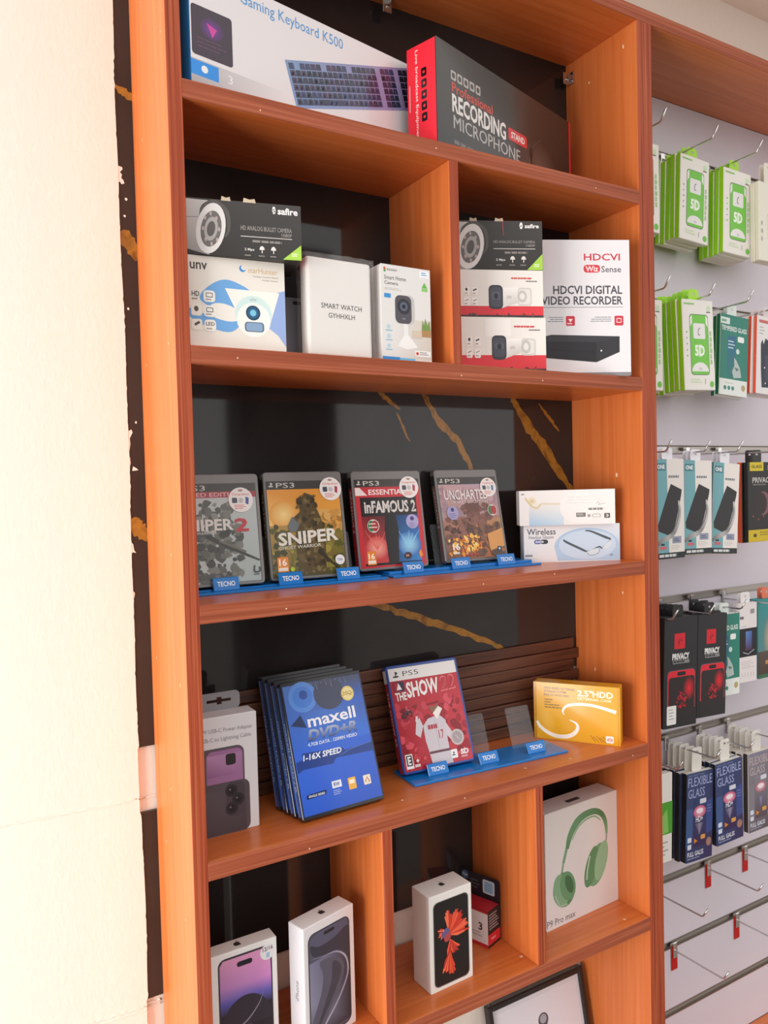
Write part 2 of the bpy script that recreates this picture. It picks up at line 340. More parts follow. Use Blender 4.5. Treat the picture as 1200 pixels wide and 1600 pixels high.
def hook(x, z, label, red=False, length=.118, group=None):
    t = thing('display_hook', label, 'hook', (x, D - .0011, z), group=group)
    if 'arm' not in _hook:
        L = length
        _hook['arm'] = tube_me([(0, -.002, -.012), (0, -.006, -.014), (0, -.5 * L, -.0135), (0, -L + .003, -.0128), (0, -L - .0015, -.0105), (0, -L - .013, .0075)], .0018)
        _hook['bracket'] = box_me(-.0055, -.0035, -.03, .0055, -.0008, .003, .001)
        _hook['lip'] = box_me(-.013, -.0022, -.003, .013, .0006, .0035, .0008)
        _hook['plate'] = box_me(-.0095, -.0009, -.056, .0095, -.0001, -.004, .0003)
    link('bracket', _hook['bracket'], CHROME, t); link('lip', _hook['lip'], ALU, t); link('arm', _hook['arm'], CHROME, t)
    if red: link('backing_plate', _hook['plate'], RED, t)
    return t
rows = {'top row': (2.103, (.899, 1.045, 1.182)), 'second row': (1.803, (.903, 1.03, 1.1475, 1.26)), 'third row': (1.504, (.901, 1.010, 1.1095, 1.215)),
        'fourth row': (1.190, (.911, 1.0175, 1.116, 1.222)), 'fifth row': (.905, (.919, 1.031, 1.137, 1.232)), 'sixth row': (.604, (.986, 1.160, 1.289)), 'lowest row': (.460, (1.047, 1.256))}
ordn = ['leftmost', 'second', 'third', 'fourth']
for rn, (z, xs) in rows.items():
    for i, x in enumerate(xs):
        empty = rn in ('sixth row', 'lowest row')
        hook(x, z, ('empty chrome hook with red plate, %s in the %s' if empty else 'chrome wire hook holding packs, %s in the slatwall %s') % (ordn[i], 'upper bare row' if rn == 'sixth row' else 'lower bare row' if rn == 'lowest row' else rn), empty, group='slatwall hooks')

# ------------------------------------------------------------------ hanging packs
def art_5d(w, h):
    a = Art(w, h); a.dash(.06, .04, .4, .065, 1, '#8fce70', .8, 2); a.O(.85, .09, .006, '#cfe8c4', 12); a.dash(.78, .125, .95, .15, 1, '#505050')
    a.RR(.22, .16, .82, .83, .007, '#707a70'); a.RR(.235, .168, .805, .822, .0063, '#78cc4a')
    a.P([(.235, .3), (.235, .2), (.3, .168), (.3, .26)], '#eef4ea'); a.P([(.805, .3), (.805, .2), (.74, .168), (.74, .26)], '#eef4ea')
    a.RR(.33, .26, .71, .43, .003, '#f0eeee'); a.L([(.55, .31), (.5, .33), (.49, .38), (.54, .39)], .0018, '#606060')
    a.O(.52, .56, .0125, '#a6e082', 18); a.T('5D', .36, .5, .68, .62, '#ffffff', .03); a.E(.52, .79, .27, .10, '#f2f0ee', 20, 0, 180, 360); a.T('5D', .48, .75, .58, .775, '#8890b0')
    for i in range(5): a.O(.12, .36 + i * .065, .0018, '#7ac050' if i % 2 == 0 else '#b8b8b8', 10)
    a.dash(.86, .34, .93, .72, 6, '#a8d890', .8); a.dash(.2, .87, .6, .93, 2, '#dcebc8'); a.L([(.67, .87), (.66, .93)], .001, '#707070'); a.O(.88, .93, .006, '#74c848', 14); return a
def art_teal(w, h):
    a = Art(w, h); a.Rc(0, 0, 1, .80, '#2c8272'); a.Rc(0, .04, .32, .12, '#dfe8e4'); a.dash(.04, .065, .26, .1, 1, '#58a090', .9)
    a.T('TEMPERED GLASS', .04, .14, .94, .2, '#e8efec', .02); a.G(.26, .26, .55, .78, '#2c6a8e', '#2c6a8e', '#2c7a74', '#2c7a74'); a.RR(.62, .25, .85, .32, .003, '#f0f4f2'); a.dash(.28, .32, .55, .44, 3, '#d8e8f0', .35)
    a.O(.63, .44, .0055, '#d0e4e0', 14); a.P([(.5, .52), (.58, .55), (.72, .64), (.78, .76), (.5, .78), (.44, .7), (.52, .62)], '#b8c4c0'); a.P([(.52, .64), (.7, .66), (.6, .69)], '#5a7a74')
    a.Rc(0, .80, 1, 1, '#e8ece8'); [a.O(.2 + i * .14, .91, .0045, '#3a8a7a', 12) for i in range(3)]; a.O(.86, .89, .0065, '#b8a878', 14); a.dash(.2, .845, .6, .86, 1, '#a0b0ac'); return a
def art_glove(w, h):
    a = Art(w, h); a.Rc(0, 0, 1, 1, '#e8e4e4'); a.RR(.06, .05, .45, .09, .002, '#c86a60'); a.dash(.08, .14, .3, .26, 3, '#a8a0a0', .3)
    a.P([(.14, .36), (.2, .3), (.25, .36), (.32, .28), (.42, .3), (.5, .28), (.6, .32), (.8, .3), (.9, .36), (.92, .9), (.2, .92), (.16, .7)], '#2a3040'); a.P([(.3, .5), (.8, .48), (.82, .8), (.36, .84)], '#3a4254'); a.O(.3, .66, .002, '#e8d0d8', 8); a.O(.34, .86, .002, '#e8d0d8', 8); return a
def art_one(w, h):
    a = Art(w, h); a.Rc(0, 0, 1, 1, '#efe9e4'); a.P([(0, 0), (.38, 0), (.44, 1), (0, 1)], '#74adb6'); a.Rc(.02, .04, .34, .115, '#3f7f8c'); a.T('ONE', .05, .055, .31, .1, '#f4f8f8', .03)
    a.dash(.44, .165, .94, .192, 1, '#85898c', .9, 3); a.P([(.42, .33), (.52, .25), (.92, .31), (.9, .36), (.62, .74), (.52, .78), (.06, .72), (.04, .66)], '#2b2a2c')
    a.L([(.80, .42), (.83, .52), (.77, .63), (.62, .74), (.40, .79), (.20, .81), (.01, .86)], [.003, .008, .011, .009, .010, .009, .006], ['#d0cecd', '#a8a6a6', '#c4c2c2', '#8c8a8a', '#bcbaba', '#9a9898', '#6a6868']); a.L([(.80, .47), (.79, .56), (.70, .66), (.5, .76)], [.001, .003, .003, .001], '#6a686a')
    a.RR(.55, .78, .88, .85, .001, '#9aa0b4'); a.dash(.6, .8, .84, .84, 2, '#5c6480', .6); a.dash(.5, .87, .9, .92, 3, '#c4beba', .3)
    a.Rc(.14, .845, .27, .865, '#2c3438'); a.Rc(.1, .875, .34, .905, '#d06a70'); a.Rc(0, .94, 1, 1, '#22282a'); a.dash(.08, .955, .92, .985, 1, '#d8dcdc', .9); return a
def art_privacy_y(w, h):
    a = Art(w, h); a.Rc(0, 0, 1, 1, '#211f1e'); a.Rc(.08, 0, .62, .11, '#d8c020'); a.T('GLASS', .14, .035, .56, .075, '#403a10', .03); a.P([(.8, .04), (1, .07), (1, .13), (.8, .10)], '#e8e4dc')
    a.T('PRIVACY', .18, .19, .98, .26, '#c8c4c0', .02); a.dash(.2, .275, .9, .29, 1, '#807c78', .9); a.GE(.6, .52, .34, .16, '#6a3a3a', '#211f1e'); a.E(.6, .52, .3, .15, '#7a5058', 18); a.E(.5, .52, .25, .14, '#281f20', 18)
    [a.O(.2 + .2 * i, .68 + .04 * (i % 2), .002, '#b04a3a', 8) for i in range(4)]; a.Rc(0, .85, 1, 1, '#cfb41c'); a.Rc(.2, .9, .32, .94, '#40380c'); a.dash(.45, .88, .9, .94, 2, '#80700c', .4); return a
def art_privacy_r(w, h, sticker):
    a = Art(w, h); a.Rc(0, 0, 1, 1, '#232326'); a.Rc(.3, .15, .62, .29, '#d81f30'); a.P([(.45, .19), (.40, .235), (.435, .235), (.415, .265), (.455, .25)], '#7a0e18'); a.P([(.52, .175), (.475, .22), (.51, .22), (.48, .26), (.535, .21), (.505, .21)], '#7a0e18'); a.T('PRIVACY', .24, .33, .76, .39, '#e8e8e8', .05); a.Rc(.26, .395, .76, .425, '#8a8a8a'); a.dash(.28, .4, .74, .42, 1, '#303030', .8)
    a.RR(.1, .48, .95, 1.0, .009, '#55555a'); a.RR(.115, .488, .94, 1.0, .0085, '#e02438'); a.RR(.14, .545, .93, 1.0, .007, '#2a2022'); a.RR(.4, .5, .65, .535, .003, '#1a1012')
    a.GE(.76, .66, .18, .11, '#e82030', '#2c2022'); a.blobs(9, .4, .68, .7, .82, ['#a01826', '#c02030', '#601018'], .003, .007, 5); a.G(.1, .84, .95, 1, '#2a2124', '#2a2124', '#232326', '#232326')
    if sticker: a.RR(.1, .80, .38, .97, .002, '#f0f0ee'); a.dash(.16, .83, .32, .94, 4, '#9a9a9a', .3)
    return a
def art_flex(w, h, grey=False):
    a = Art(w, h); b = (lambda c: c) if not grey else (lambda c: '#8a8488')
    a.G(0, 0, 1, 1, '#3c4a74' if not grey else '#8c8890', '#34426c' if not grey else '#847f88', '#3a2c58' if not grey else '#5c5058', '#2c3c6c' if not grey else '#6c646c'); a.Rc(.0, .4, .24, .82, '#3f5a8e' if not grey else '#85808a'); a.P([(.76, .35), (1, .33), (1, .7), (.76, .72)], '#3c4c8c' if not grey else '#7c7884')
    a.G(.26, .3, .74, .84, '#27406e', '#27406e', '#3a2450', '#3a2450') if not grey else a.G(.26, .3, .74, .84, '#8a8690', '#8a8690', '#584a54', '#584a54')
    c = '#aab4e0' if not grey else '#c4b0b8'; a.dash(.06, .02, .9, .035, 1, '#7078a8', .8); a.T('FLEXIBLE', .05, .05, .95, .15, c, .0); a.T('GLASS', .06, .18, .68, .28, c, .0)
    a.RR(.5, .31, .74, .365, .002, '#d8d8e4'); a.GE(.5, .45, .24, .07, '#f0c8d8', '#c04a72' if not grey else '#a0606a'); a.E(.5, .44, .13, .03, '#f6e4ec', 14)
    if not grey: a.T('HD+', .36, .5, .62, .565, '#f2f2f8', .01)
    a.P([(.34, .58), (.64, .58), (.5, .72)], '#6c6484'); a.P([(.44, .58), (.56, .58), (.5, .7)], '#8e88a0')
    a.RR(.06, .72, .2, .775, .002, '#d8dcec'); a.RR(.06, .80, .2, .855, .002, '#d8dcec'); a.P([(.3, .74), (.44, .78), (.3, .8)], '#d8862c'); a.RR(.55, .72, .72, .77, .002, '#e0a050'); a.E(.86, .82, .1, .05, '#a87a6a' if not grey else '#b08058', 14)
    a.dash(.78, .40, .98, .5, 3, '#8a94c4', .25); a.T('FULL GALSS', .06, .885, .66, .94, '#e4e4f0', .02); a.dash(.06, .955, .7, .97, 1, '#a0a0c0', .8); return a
def art_wb(w, h):
    a = Art(w, h); a.Rc(0, 0, 1, 1, '#e8e0e0'); a.dash(0.02, .165, .3, .205, 1, '#4a4a50', .9, 7); a.RR(.62, .08, .86, .14, .002, '#9a9498'); a.dash(.1, .29, .5, .31, 1, '#b0a8ac'); a.Rc(0, .32, 1, .68, '#17161a'); a.G(.35, .36, .72, .6, '#5c8ac8', '#4a6ab0', '#40204c', '#5a2440'); a.L([(.2, .62), (.5, .65), (.85, .6)], .0015, '#b8c0cc'); a.dash(.1, .74, .9, .84, 4, '#b8b0b4', .25); [a.L([(.15 + .17 * i, .88), (.15 + .17 * i, .94)], .0012, '#b0a8ac') for i in range(5)]; return a
def art_teal2(w, h):
    a = Art(w, h); a.G(0, 0, 1, .66, '#2f8f90', '#2f8f90', '#58868a', '#58868a'); a.GE(.5, .5, .3, .3, '#c8a888', '#4a8486'); a.G(0, .66, 1, .96, '#5a4a44', '#5a4a44', '#4a3830', '#4a3830'); a.Rc(.0, .95, 1, 1, '#3a6a50'); a.RR(.85, .1, 1, .2, .002, '#d8c4c4'); a.dash(.3, .78, .9, .84, 1, '#c08a5a', .8); return a
def art_green0(w, h):
    a = Art(w, h); a.Rc(.0, .32, 1, .68, '#4ca02c'); a.P([(.3, .6), (.8, .4), (.86, .66), (.4, .68)], '#86c060'); [a.dash(.3, .76 + i * .045, .86, .785 + i * .045, 1, '#a8a49c', .7, i) for i in range(4)]; return a
def art_ivory(w, h):
    a = Art(w, h); [a.Rc(.33, .4 + .055 * i, .40, .44 + .055 * i, '#8a887e', i > 0) for i in range(6)]; a.dash(.08, .5, .14, .8, 3, '#a0a090', .5); return a
KINDS = {  # art, body colours, tab colour, thickness
    '5d': (art_5d, {'*': '#a4e026', 'F': '#f2efe8', 'D': '#e8e6de', 'L': '#a0e01c', 'R': '#a0e01c', 'T': '#b0e838'}, '#aee838', .0112),
    'teal': (art_teal, {'*': '#e4e8e4', 'L': '#1d6a5c'}, '#dfe6e2', .010), 'glove': (art_glove, {'*': '#e8e4e4', 'L': '#e05a3c', 'T': '#e05a3c'}, '#e0d8d8', .009),
    'one': (art_one, {'*': '#e9e6e4', 'L': '#5a8f98'}, '#eceaf0', .008), 'privy': (art_privacy_y, {'*': '#1e1c1c', 'L': '#1e1c1c'}, '#262424', .010), 'orange': (None, {'*': '#f0623c', 'F': '#2a2422', 'L': '#f0623c'}, '#2a2422', .012),
    'privr': (lambda w, h: art_privacy_r(w, h, False), {'*': '#1c1c1f'}, '#1f1f20', .011), 'privs': (lambda w, h: art_privacy_r(w, h, True), {'*': '#1c1c1f'}, '#1f1f20', .011),
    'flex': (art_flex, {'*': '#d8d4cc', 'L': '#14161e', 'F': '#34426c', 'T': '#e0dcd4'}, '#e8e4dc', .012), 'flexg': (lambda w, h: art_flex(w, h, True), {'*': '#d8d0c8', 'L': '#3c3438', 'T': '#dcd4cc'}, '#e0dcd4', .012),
    'wb': (art_wb, {'*': '#e6dedf'}, '#e8e4e4', .009), 'teal2': (art_teal2, {'*': '#3a8f90'}, '#e07a5a', .010), 'green0': (art_green0, {'*': '#e9e6e0'}, '#d8a030', .008), 'ivory': (art_ivory, {'*': '#eae6d6', 'L': '#e2dece'}, '#e8e4d6', .010)}
_pk = {}
def pack(kind, w, h, front, label, loc, group, roll=0, lean=0, hookz=0):
    """a flat box with a hang tab; loc is the lower front left corner"""
    fn, cols, tabc, th = KINDS[kind]; k = (kind, round(w, 3), round(h, 3), round(hookz, 3))
    if k not in _pk:
        body = box_me(0, 0, 0, w, th, h, .0012, 1, cols); tz = max(hookz, .016)
        o = rr_pts(w * .5 - .015, h - .002, w * .5 + .015, h + tz + .006, .006); tab = prism_me(o, th * .75, th * .75 + .0007)
        sl_ = [(w * .5 - .004, h + tz - .005), (w * .5 + .004, h + tz - .005), (w * .5 + .004, h + tz - .001), (w * .5 - .004, h + tz - .001)]
        bm = bmesh.new(); V1 = [bm.verts.new((x, th * .75, z)) for x, z in o]; H1 = [bm.verts.new((x, th * .75, z)) for x, z in sl_]
        e = [bm.edges.new((V1[i], V1[(i + 1) % len(V1)])) for i in range(len(V1))] + [bm.edges.new((H1[i], H1[(i + 1) % 4])) for i in range(4)]
        bmesh.ops.triangle_fill(bm, edges=e, use_beauty=True); r_ = bmesh.ops.extrude_face_region(bm, geom=bm.faces[:]); bmesh.ops.translate(bm, vec=(0, .0007, 0), verts=[v for v in r_['geom'] if isinstance(v, bmesh.types.BMVert)])
        bmesh.ops.recalc_face_normals(bm, faces=bm.faces[:]); tab = bpy.data.meshes.new('tab'); bm.to_mesh(tab); bm.free()
        _pk[k] = (body, tab)
    body, tab = _pk[k]; t = thing('hanging_pack', label, 'package', loc, 0, lean, group, roll)
    link('card_box', body, PRINT, t); link('hang_tab', tab, pmat('tab_' + tabc, tabc, .45), t)
    if front and fn: fn(w, h).build('front_print', t, face_mtx('F', w, th, h), PRINT)
    return t
def stack(kind, xl, xr, zt, zb, yf, n, where, front_label, behind, group, roll=0, hz=2.1, dx=0, lean=0):
    w, h, th = xr - xl, zt - zb, KINDS[kind][3]; q = random.Random(int(xl * 1000))
    n = min(n, max(1, int((D - .006 - yf) / (th + .0006)))); ft = bool(front_label)
    for i in range(n):
        j = 0 if i == 0 else 1
        pack(kind, w, h, i == 0, front_label if i == 0 else '%s %s' % (ORD[i], behind), (xl + (q.uniform(-.0016, .0008) + dx * i) * j, yf + i * (th + .0006), zb + q.uniform(-.004, .003) * j), group, roll + q.uniform(-.012, .012) * j, lean, hz - zt - .012)
ORD = ['', 'second', 'third', 'fourth', 'fifth', 'sixth', 'seventh', 'eighth']
HP = 'packs hanging on the slatwall, '
stack('5d', .862, .954, 2.079, 1.911, .1, 4, '', 'white and green 5D pack half hidden by the shelf upright, top row', 'green-edged pack from the front on the leftmost top-row hook', HP + 'top row leftmost hook', hz=2.103)
stack('5d', 1.008, 1.094, 2.078, 1.911, .0995, 6, '', 'front white and green 5D pack of the fuller left stack, top row', 'green-edged 5D pack from the front, left full stack of top row', HP + 'top row second hook', .05, 2.103, .0)
stack('5d', 1.140, 1.229, 2.074, 1.901, .0975, 6, '', 'front white and green 5D pack of the right stack, top row', 'green-edged 5D pack from the front, right stack of top row', HP + 'top row third hook', .03, 2.103, .0)
stack('ivory', 1.226, 1.315, 2.052, 1.889, .075, 2, '', 'ivory pack with vertical print at the picture edge, top row', 'ivory pack from the front at the picture edge, top row', HP + 'top row edge', hz=2.103)
stack('5d', .855, .945, 1.781, 1.609, .09, 3, '', 'plain green pack side peeking past the upright, second row', 'green pack from the front beside the upright, second row', HP + 'second row leftmost hook', hz=1.803)
stack('5d', .979, 1.070, 1.783, 1.609, .0676, 8, '', 'front white and green 5D pack, big stack of second row', 'green-edged 5D pack from the front, big stack of second row', HP + 'second row second hook', -.04, 1.803, -.0004)
stack('teal', 1.106, 1.195, 1.773, 1.610, .087, 2, '', 'teal tempered glass pack beside the green stack, second row', 'teal tempered glass pack from the front, second row', HP + 'second row third hook', .06, 1.803)
stack('glove', 1.217, 1.305, 1.777, 1.615, .08, 3, '', 'red-edged pack with dark picture at the picture edge, second row', 'red-edged pack from the front at the picture edge, second row', HP + 'second row fourth hook', .05, 1.803, -.006)
stack('one', .892, .969, 1.478, 1.290, .0661, 3, '', 'leftmost teal and white pack with black phone, third row', 'teal and white pack from the front on the leftmost third-row hook', HP + 'third row leftmost hook', 0, 1.504)
stack('one', .971, 1.052, 1.476, 1.294, .0685, 3, '', 'middle teal and white pack with black phone, third row', 'teal and white pack from the front on the second third-row hook', HP + 'third row second hook', .02, 1.504)
stack('one', 1.067, 1.147, 1.473, 1.290, .08, 3, '', 'rightmost teal and white pack with black phone, third row', 'teal and white pack from the front on the third third-row hook', HP + 'third row third hook', .07, 1.504)
pack('orange', .080, .168, False, 'orange-edged pack squeezed behind the black and yellow one, third row', (1.1835, .0915, 1.303), HP + 'third row fourth hook', 0, 0, .02)
pack('privy', .085, .166, True, 'black pack with yellow GLASS tab and PRIVACY lettering, third row', (1.186, .08, 1.305), HP + 'third row fourth hook', 0, 0, .02)
stack('privs', .896, .990, 1.180, .970, .062, 4, '', 'black PRIVACY pack with red square and white sticker, fourth row', 'black pack from the front behind the stickered PRIVACY pack', HP + 'fourth row leftmost hook', .045, 1.190)
stack('privr', .9965, 1.084, 1.175, .973, .066, 4, '', 'black PRIVACY pack with red square and no sticker, fourth row', 'black pack from the front behind the PRIVACY pack without sticker', HP + 'fourth row second hook', .05, 1.190)
stack('teal', 1.072, 1.150, 1.164, .998, .08, 3, '', 'narrowly seen teal glass pack right of the black packs, fourth row', 'teal pack from the front beside the black packs, fourth row', HP + 'fourth row third hook', 0.02, 1.190)
stack('wb', 1.151, 1.208, 1.180, 1.016, .08, 2, '', 'white pack with black photo band, fourth row', 'white pack from the front with black photo band, fourth row', HP + 'fourth row fourth hook', .02, 1.190)
stack('teal2', 1.221, 1.305, 1.181, 1.013, .085, 2, '', 'teal pack with brown lower edge at the picture edge, fourth row', 'teal pack from the front at the picture edge, fourth row', HP + 'fourth row edge', 0, 1.190)
stack('green0', .885, .962, .866, .690, .1, 3, '', 'white pack with green block beside the upright, fifth row', 'pack from the front behind the white and green one, fifth row', HP + 'fifth row leftmost hook', .03, .905)
stack('flex', .995, 1.076, .852, .674, .095, 5, '', 'left dark blue FLEXIBLE GLASS pack, fifth row', 'pack from the front of the left FLEXIBLE GLASS stack', HP + 'fifth row second hook', .05, .905, -.003)
stack('flex', 1.086, 1.172, .856, .687, .09, 5, '', 'middle dark blue FLEXIBLE GLASS pack, fifth row', 'pack from the front of the middle FLEXIBLE GLASS stack', HP + 'fifth row third hook', -.01, .905, -.002)
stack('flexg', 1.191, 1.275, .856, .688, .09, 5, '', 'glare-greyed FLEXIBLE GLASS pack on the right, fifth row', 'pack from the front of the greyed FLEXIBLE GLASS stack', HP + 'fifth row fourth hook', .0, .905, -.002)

# ================================================================== TOP SHELF
a = Art(.46, .144)
a.Rc(0, 0, 1, 1, '#e9e4e6'); a.G(0, .79, .3, 1, '#b8b2b4', '#e9e4e6', '#e9e4e6', '#b0aaac'); a.Rc(0, .80, .082, .925, '#1f8fe8'); a.O(.04, .857, .0045, '#f4f4f4', 14); a.T('3', .111, .83, .125, .9, '#f4f4f4')
a.RR(.004, .34, .127, .755, .004, '#3a2a3a'); a.GE(.065, .5, .038, .10, '#7a2a9c', '#3a2a3a'); a.P([(.05, .46), (.08, .49), (.066, .57)], '#d03a9c'); a.dash(.02, .6, .12, .7, 3, '#5c3450', .4)
a.T('Gaming Keyboard K500', .155, .06, .518, .19, '#3a94d8')
kx, ky = (.395 / 20, -.359 / 20), (.034 / 6, .359 / 6)
kp = lambda c, r: (.309 + kx[0] * c + ky[0] * r, .502 + kx[1] * c + ky[1] * r)
a.P([kp(-.4, -.3), kp(29, -.3), kp(29, 6.4), kp(-.4, 6.4)], ['#7c98c0', '#a888b8', '#a890c0', '#7c9cd0'])
q = random.Random(2)
for r_ in range(6):
    for c_ in range(28):
        if r_ == 0 and c_ in (1, 6, 11): continue
        if c_ in (17, 21): continue
        b = ['#3c4468', '#34364e', '#4a3a58', '#2e3044'][q.randrange(4)] if c_ < 22 else ['#2c2c3a', '#3a2c3c'][c_ % 2]
        wd = 1 if not (r_ == 5 and 3 < c_ < 9) else 1.12
        p = [kp(c_ + .08, r_ + .06), kp(c_ + wd - .06, r_ + .06), kp(c_ + wd, r_ + .94), kp(c_ + .0, r_ + .94)]
        a.P(p, b, c_ > 0); m = kp(c_ + .5, r_ + .4)
        if r_ > 0: a.P([(m[0] - .003, m[1]), (m[0] + .003, m[1] - .01), (m[0] + .003, m[1] + .02), (m[0] - .003, m[1] + .03)], '#5c6080' if c_ < 22 else '#4c3c58', True)
al = Art(.045, .144); al.Rc(0, 0, 1, 1, '#2a7fc4'); al.Rc(.0, 0, .4, 1, '#1f66a8')
carton('keyboard_box', 'long white gaming keyboard box with blue end on the top shelf', 'box', [.013, .004, .2015, .46, .144, .045, 0, ZA], {'*': '#e9e4e6', 'L': '#2a7fc4', 'T': '#e0e0e4'}, {'F': a, 'L': al}, pm=GLOSS)
a = Art(.3823, .1494)
a.G(0, 0, 1, 1, '#34312f', '#2a2624', '#1e1c1c', '#201e1e'); a.G(0, 0, .35, 1, '#46423f', '#302c2a', '#221f1f', '#1c1a1a'); a.GE(.72, .72, .16, .3, '#5c4a44', '#241f1e')  # paler gradients towards the top left paint glare into the print
for i in range(5): a.RR(.09 + i * .04, .235 + .0 * i, .122 + i * .04, .325, .002, '#b8b0aa'); a.E(.106 + i * .04, .28, .01, .028, '#3a3634', 12)
a.T('Professional', .094, .345, .365, .445, '#d8402c', .015); a.T('RECORDING', .094, .455, .46, .635, '#ece6e2', .03); a.RR(.478, .47, .622, .6, .004, '#d82a34'); a.T('STAND', .5, .5, .604, .57, '#f4e8e6', .03); a.T('MICROPHONE', .10, .66, .565, .79, '#b6b2b0', 0); a.T('MICROPHONE', .1018, .66, .5668, .79, '#b6b2b0', 0)
a.dash(.1, .90, .3, .95, 1, '#6a6662', .8, 5); a.L([(.65, .62), (.66, .75), (.64, .98)], .004, '#100e0e'); a.L([(.655, .72), (.7, .88), (.72, .98)], .003, '#100e0e'); a.L([(.66, .75), (.76, .95)], .003, '#100e0e'); a.E(.655, .62, .012, .07, '#0c0a0a', 14); a.L([(.66, .55), (.74, .4)], .0015, '#4c403c')
a.Rc(.985, 0, 1, 1, '#e01c30')
al = Art(.055, .1494); al.T('Live broadcast Equipment', .28, .05, .40, .93, '#f4d8d4', .012, rot=-90)
for i in range(5): v = .245 + i * .107; al.RR(.5, v, .68, v + .082, .002, '#1a1012'); al.O(.59, v + .041, .0022, '#e8303c', 10)
al.dash(.08, .36, .14, .62, 1, '#f0a0a0', 1)
carton('microphone_box', 'black recording microphone box with a bright red end on the top shelf', 'box', [.3695, .002, .2941, .3823, .1494, .055, 0, ZA], {'*': '#2a2624', 'L': '#e82438', 'R': '#e82438', 'T': '#2a2624'}, {'F': a, 'L': al}, pm=GLOSS)

# ================================================================== SECOND SHELF
def art_safire(w, h, s0):
    """bullet camera carton; s0 = how far left the picture starts"""
    a = Art(w, h); a.G(0, 0, 1, 1, '#3a3837', '#403d3c', '#34312f', '#2c2a2a'); k = s0
    a.P([(0, .02), (k + .20, .03), (k + .24, .12), (k + .2, 1), (0, .9)], ['#d8d4d2', '#c4c0be', '#a09c9a', '#8c8886', '#a8a4a2']); a.L([(0, .35), (k + .14, .33)], .0008, '#8a8684')
    a.L([(k + .13, .36), (k + .16, .14), (k + .26, .05), (k + .355, .2), (k + .37, .5), (k + .34, .66)], [.002, .004, .0055, .0055, .004, .002], '#55514e'); a.E(k + .22, .52, .12, .46, '#dcd8d6', 26, 12); a.E(k + .222, .53, .085, .33, '#6c6866', 22, 12); a.E(k + .222, .53, .055, .22, '#a8a4a2', 20, 12); a.E(k + .222, .53, .034, .14, '#5a5654', 18, 12)
    for i in range(8): t = i * .785; a.E(k + .222 + .067 * math.cos(t), .53 + .27 * math.sin(t), .010, .04, '#b8a4a2', 8)
    return a
def saf_text(a, u, L, t1, t2, ln, ic):
    a.E(L[0] + .018, (L[1] + L[3]) / 2, .016, .075, '#ece8e6', 6); a.L([(L[0] + .026, L[1] + .05), (L[0] + .008, L[1] + .07), (L[0] + .028, L[3] - .06), (L[0] + .008, L[3] - .035)], .0008, '#34312f')
    a.T('safire', L[0] + .05, L[1] + .02, L[2], L[3] - .005, '#ece8e6', .03); a.T('HD ANALOG BULLET CAMERA', *t1, '#a49e9a'); a.T('1080P', *t2, '#a49e9a'); a.Rc(*ln, '#c4beba')
    a.dash(ln[0] + .1, ln[3] + .05, ln[2], ln[3] + .10, 1, '#8a8480', .8); a.T('2 Mpx', ic[0], ic[1], ic[0] + .085, ic[1] + .06, '#dcd6d2', .02)
    for j in (.15, .25): a.E(ic[0] + j, ic[1] + .02, .022, .07, '#dcd6d2', 12, 0, 180, 360); a.Rc(ic[0] + j - .004, ic[1] + .02, ic[0] + j + .004, ic[1] + .08, '#dcd6d2')
    for j in (0, .12, .22): a.dash(ic[0] + j, ic[1] + .12, ic[0] + j + .07, ic[1] + .15, 1, '#8a8480', .8)
def torn(t, w, h, xs):
    for x, ww in xs: link('torn_flap', poly_me([(x, -.0006, h - .001), (x + ww, -.0006, h - .001), (x + ww * .9, -.001, h + .004), (x + ww * .5, -.0015, h + .0025), (x + .001, -.001, h + .0045), (x + ww * .5, .0015, h)], [(0, 1, 2, 3, 4), (1, 5, 2), (0, 4, 5)]), pmat('torn_card', '#c8b8a0', .7), t)
g = [.003, .02, -.1054, .1252, .1138, .1, 0, ZB]; a = Art(g[3], g[4]); a.Rc(0, 0, 1, 1, '#e9e3da')
a.T('unv', .04, .075, .21, .15, '#4a4644', .02); a.GE(.565, .1, .034, .038, '#2c7cd0', '#3c94e0', 16); a.E(.577, .088, .028, .03, '#e9e3da', 14); a.T('starHunter', .62, .08, .925, .14, '#d8b88c', .01); a.T('Turning a Colorful World', .665, .165, .93, .187, '#6a6662'); a.T('Analog Camera', .76, .2, .93, .22, '#6a6662')
a.P(smooth([(.13, .47), (.2, .34), (.36, .24), (.52, .27), (.66, .38), (.60, .60), (.44, .80), (.2, .76), (.02, .66), (.02, .57), (.14, .62), (.30, .60)]), '#6fa8e0')
a.P(smooth([(.24, .52), (.36, .50), (.5, .56), (.52, .66), (.4, .69), (.22, .63)]), '#efeae2'); a.P([(.72, .35), (.84, .36), (.998, .31), (.998, .94), (.92, .82), (.80, .72)], '#96aede')
a.P([(.38, .33), (.94, .34), (.84, .68), (.50, .60)], '#f4f0e8'); a.E(.665, .6, .19, .21, '#cfe6e4', 26); a.E(.665, .66, .175, .19, '#f6f2ec', 24); a.T('unv', .63, .42, .7, .45, '#a09c94'); a.GE(.66, .58, .075, .083, '#3a86b8', '#16344c'); a.E(.66, .58, .032, .036, '#7ac0e0', 14); a.RR(.57, .68, .77, .79, .004, '#5a6c84'); a.RR(.585, .69, .755, .78, .003, '#86a4c4')
a.T('HD', .05, .385, .125, .44, '#55504c', .02); a.dash(.05, .46, .125, .475, 1, '#8a8680', 1)
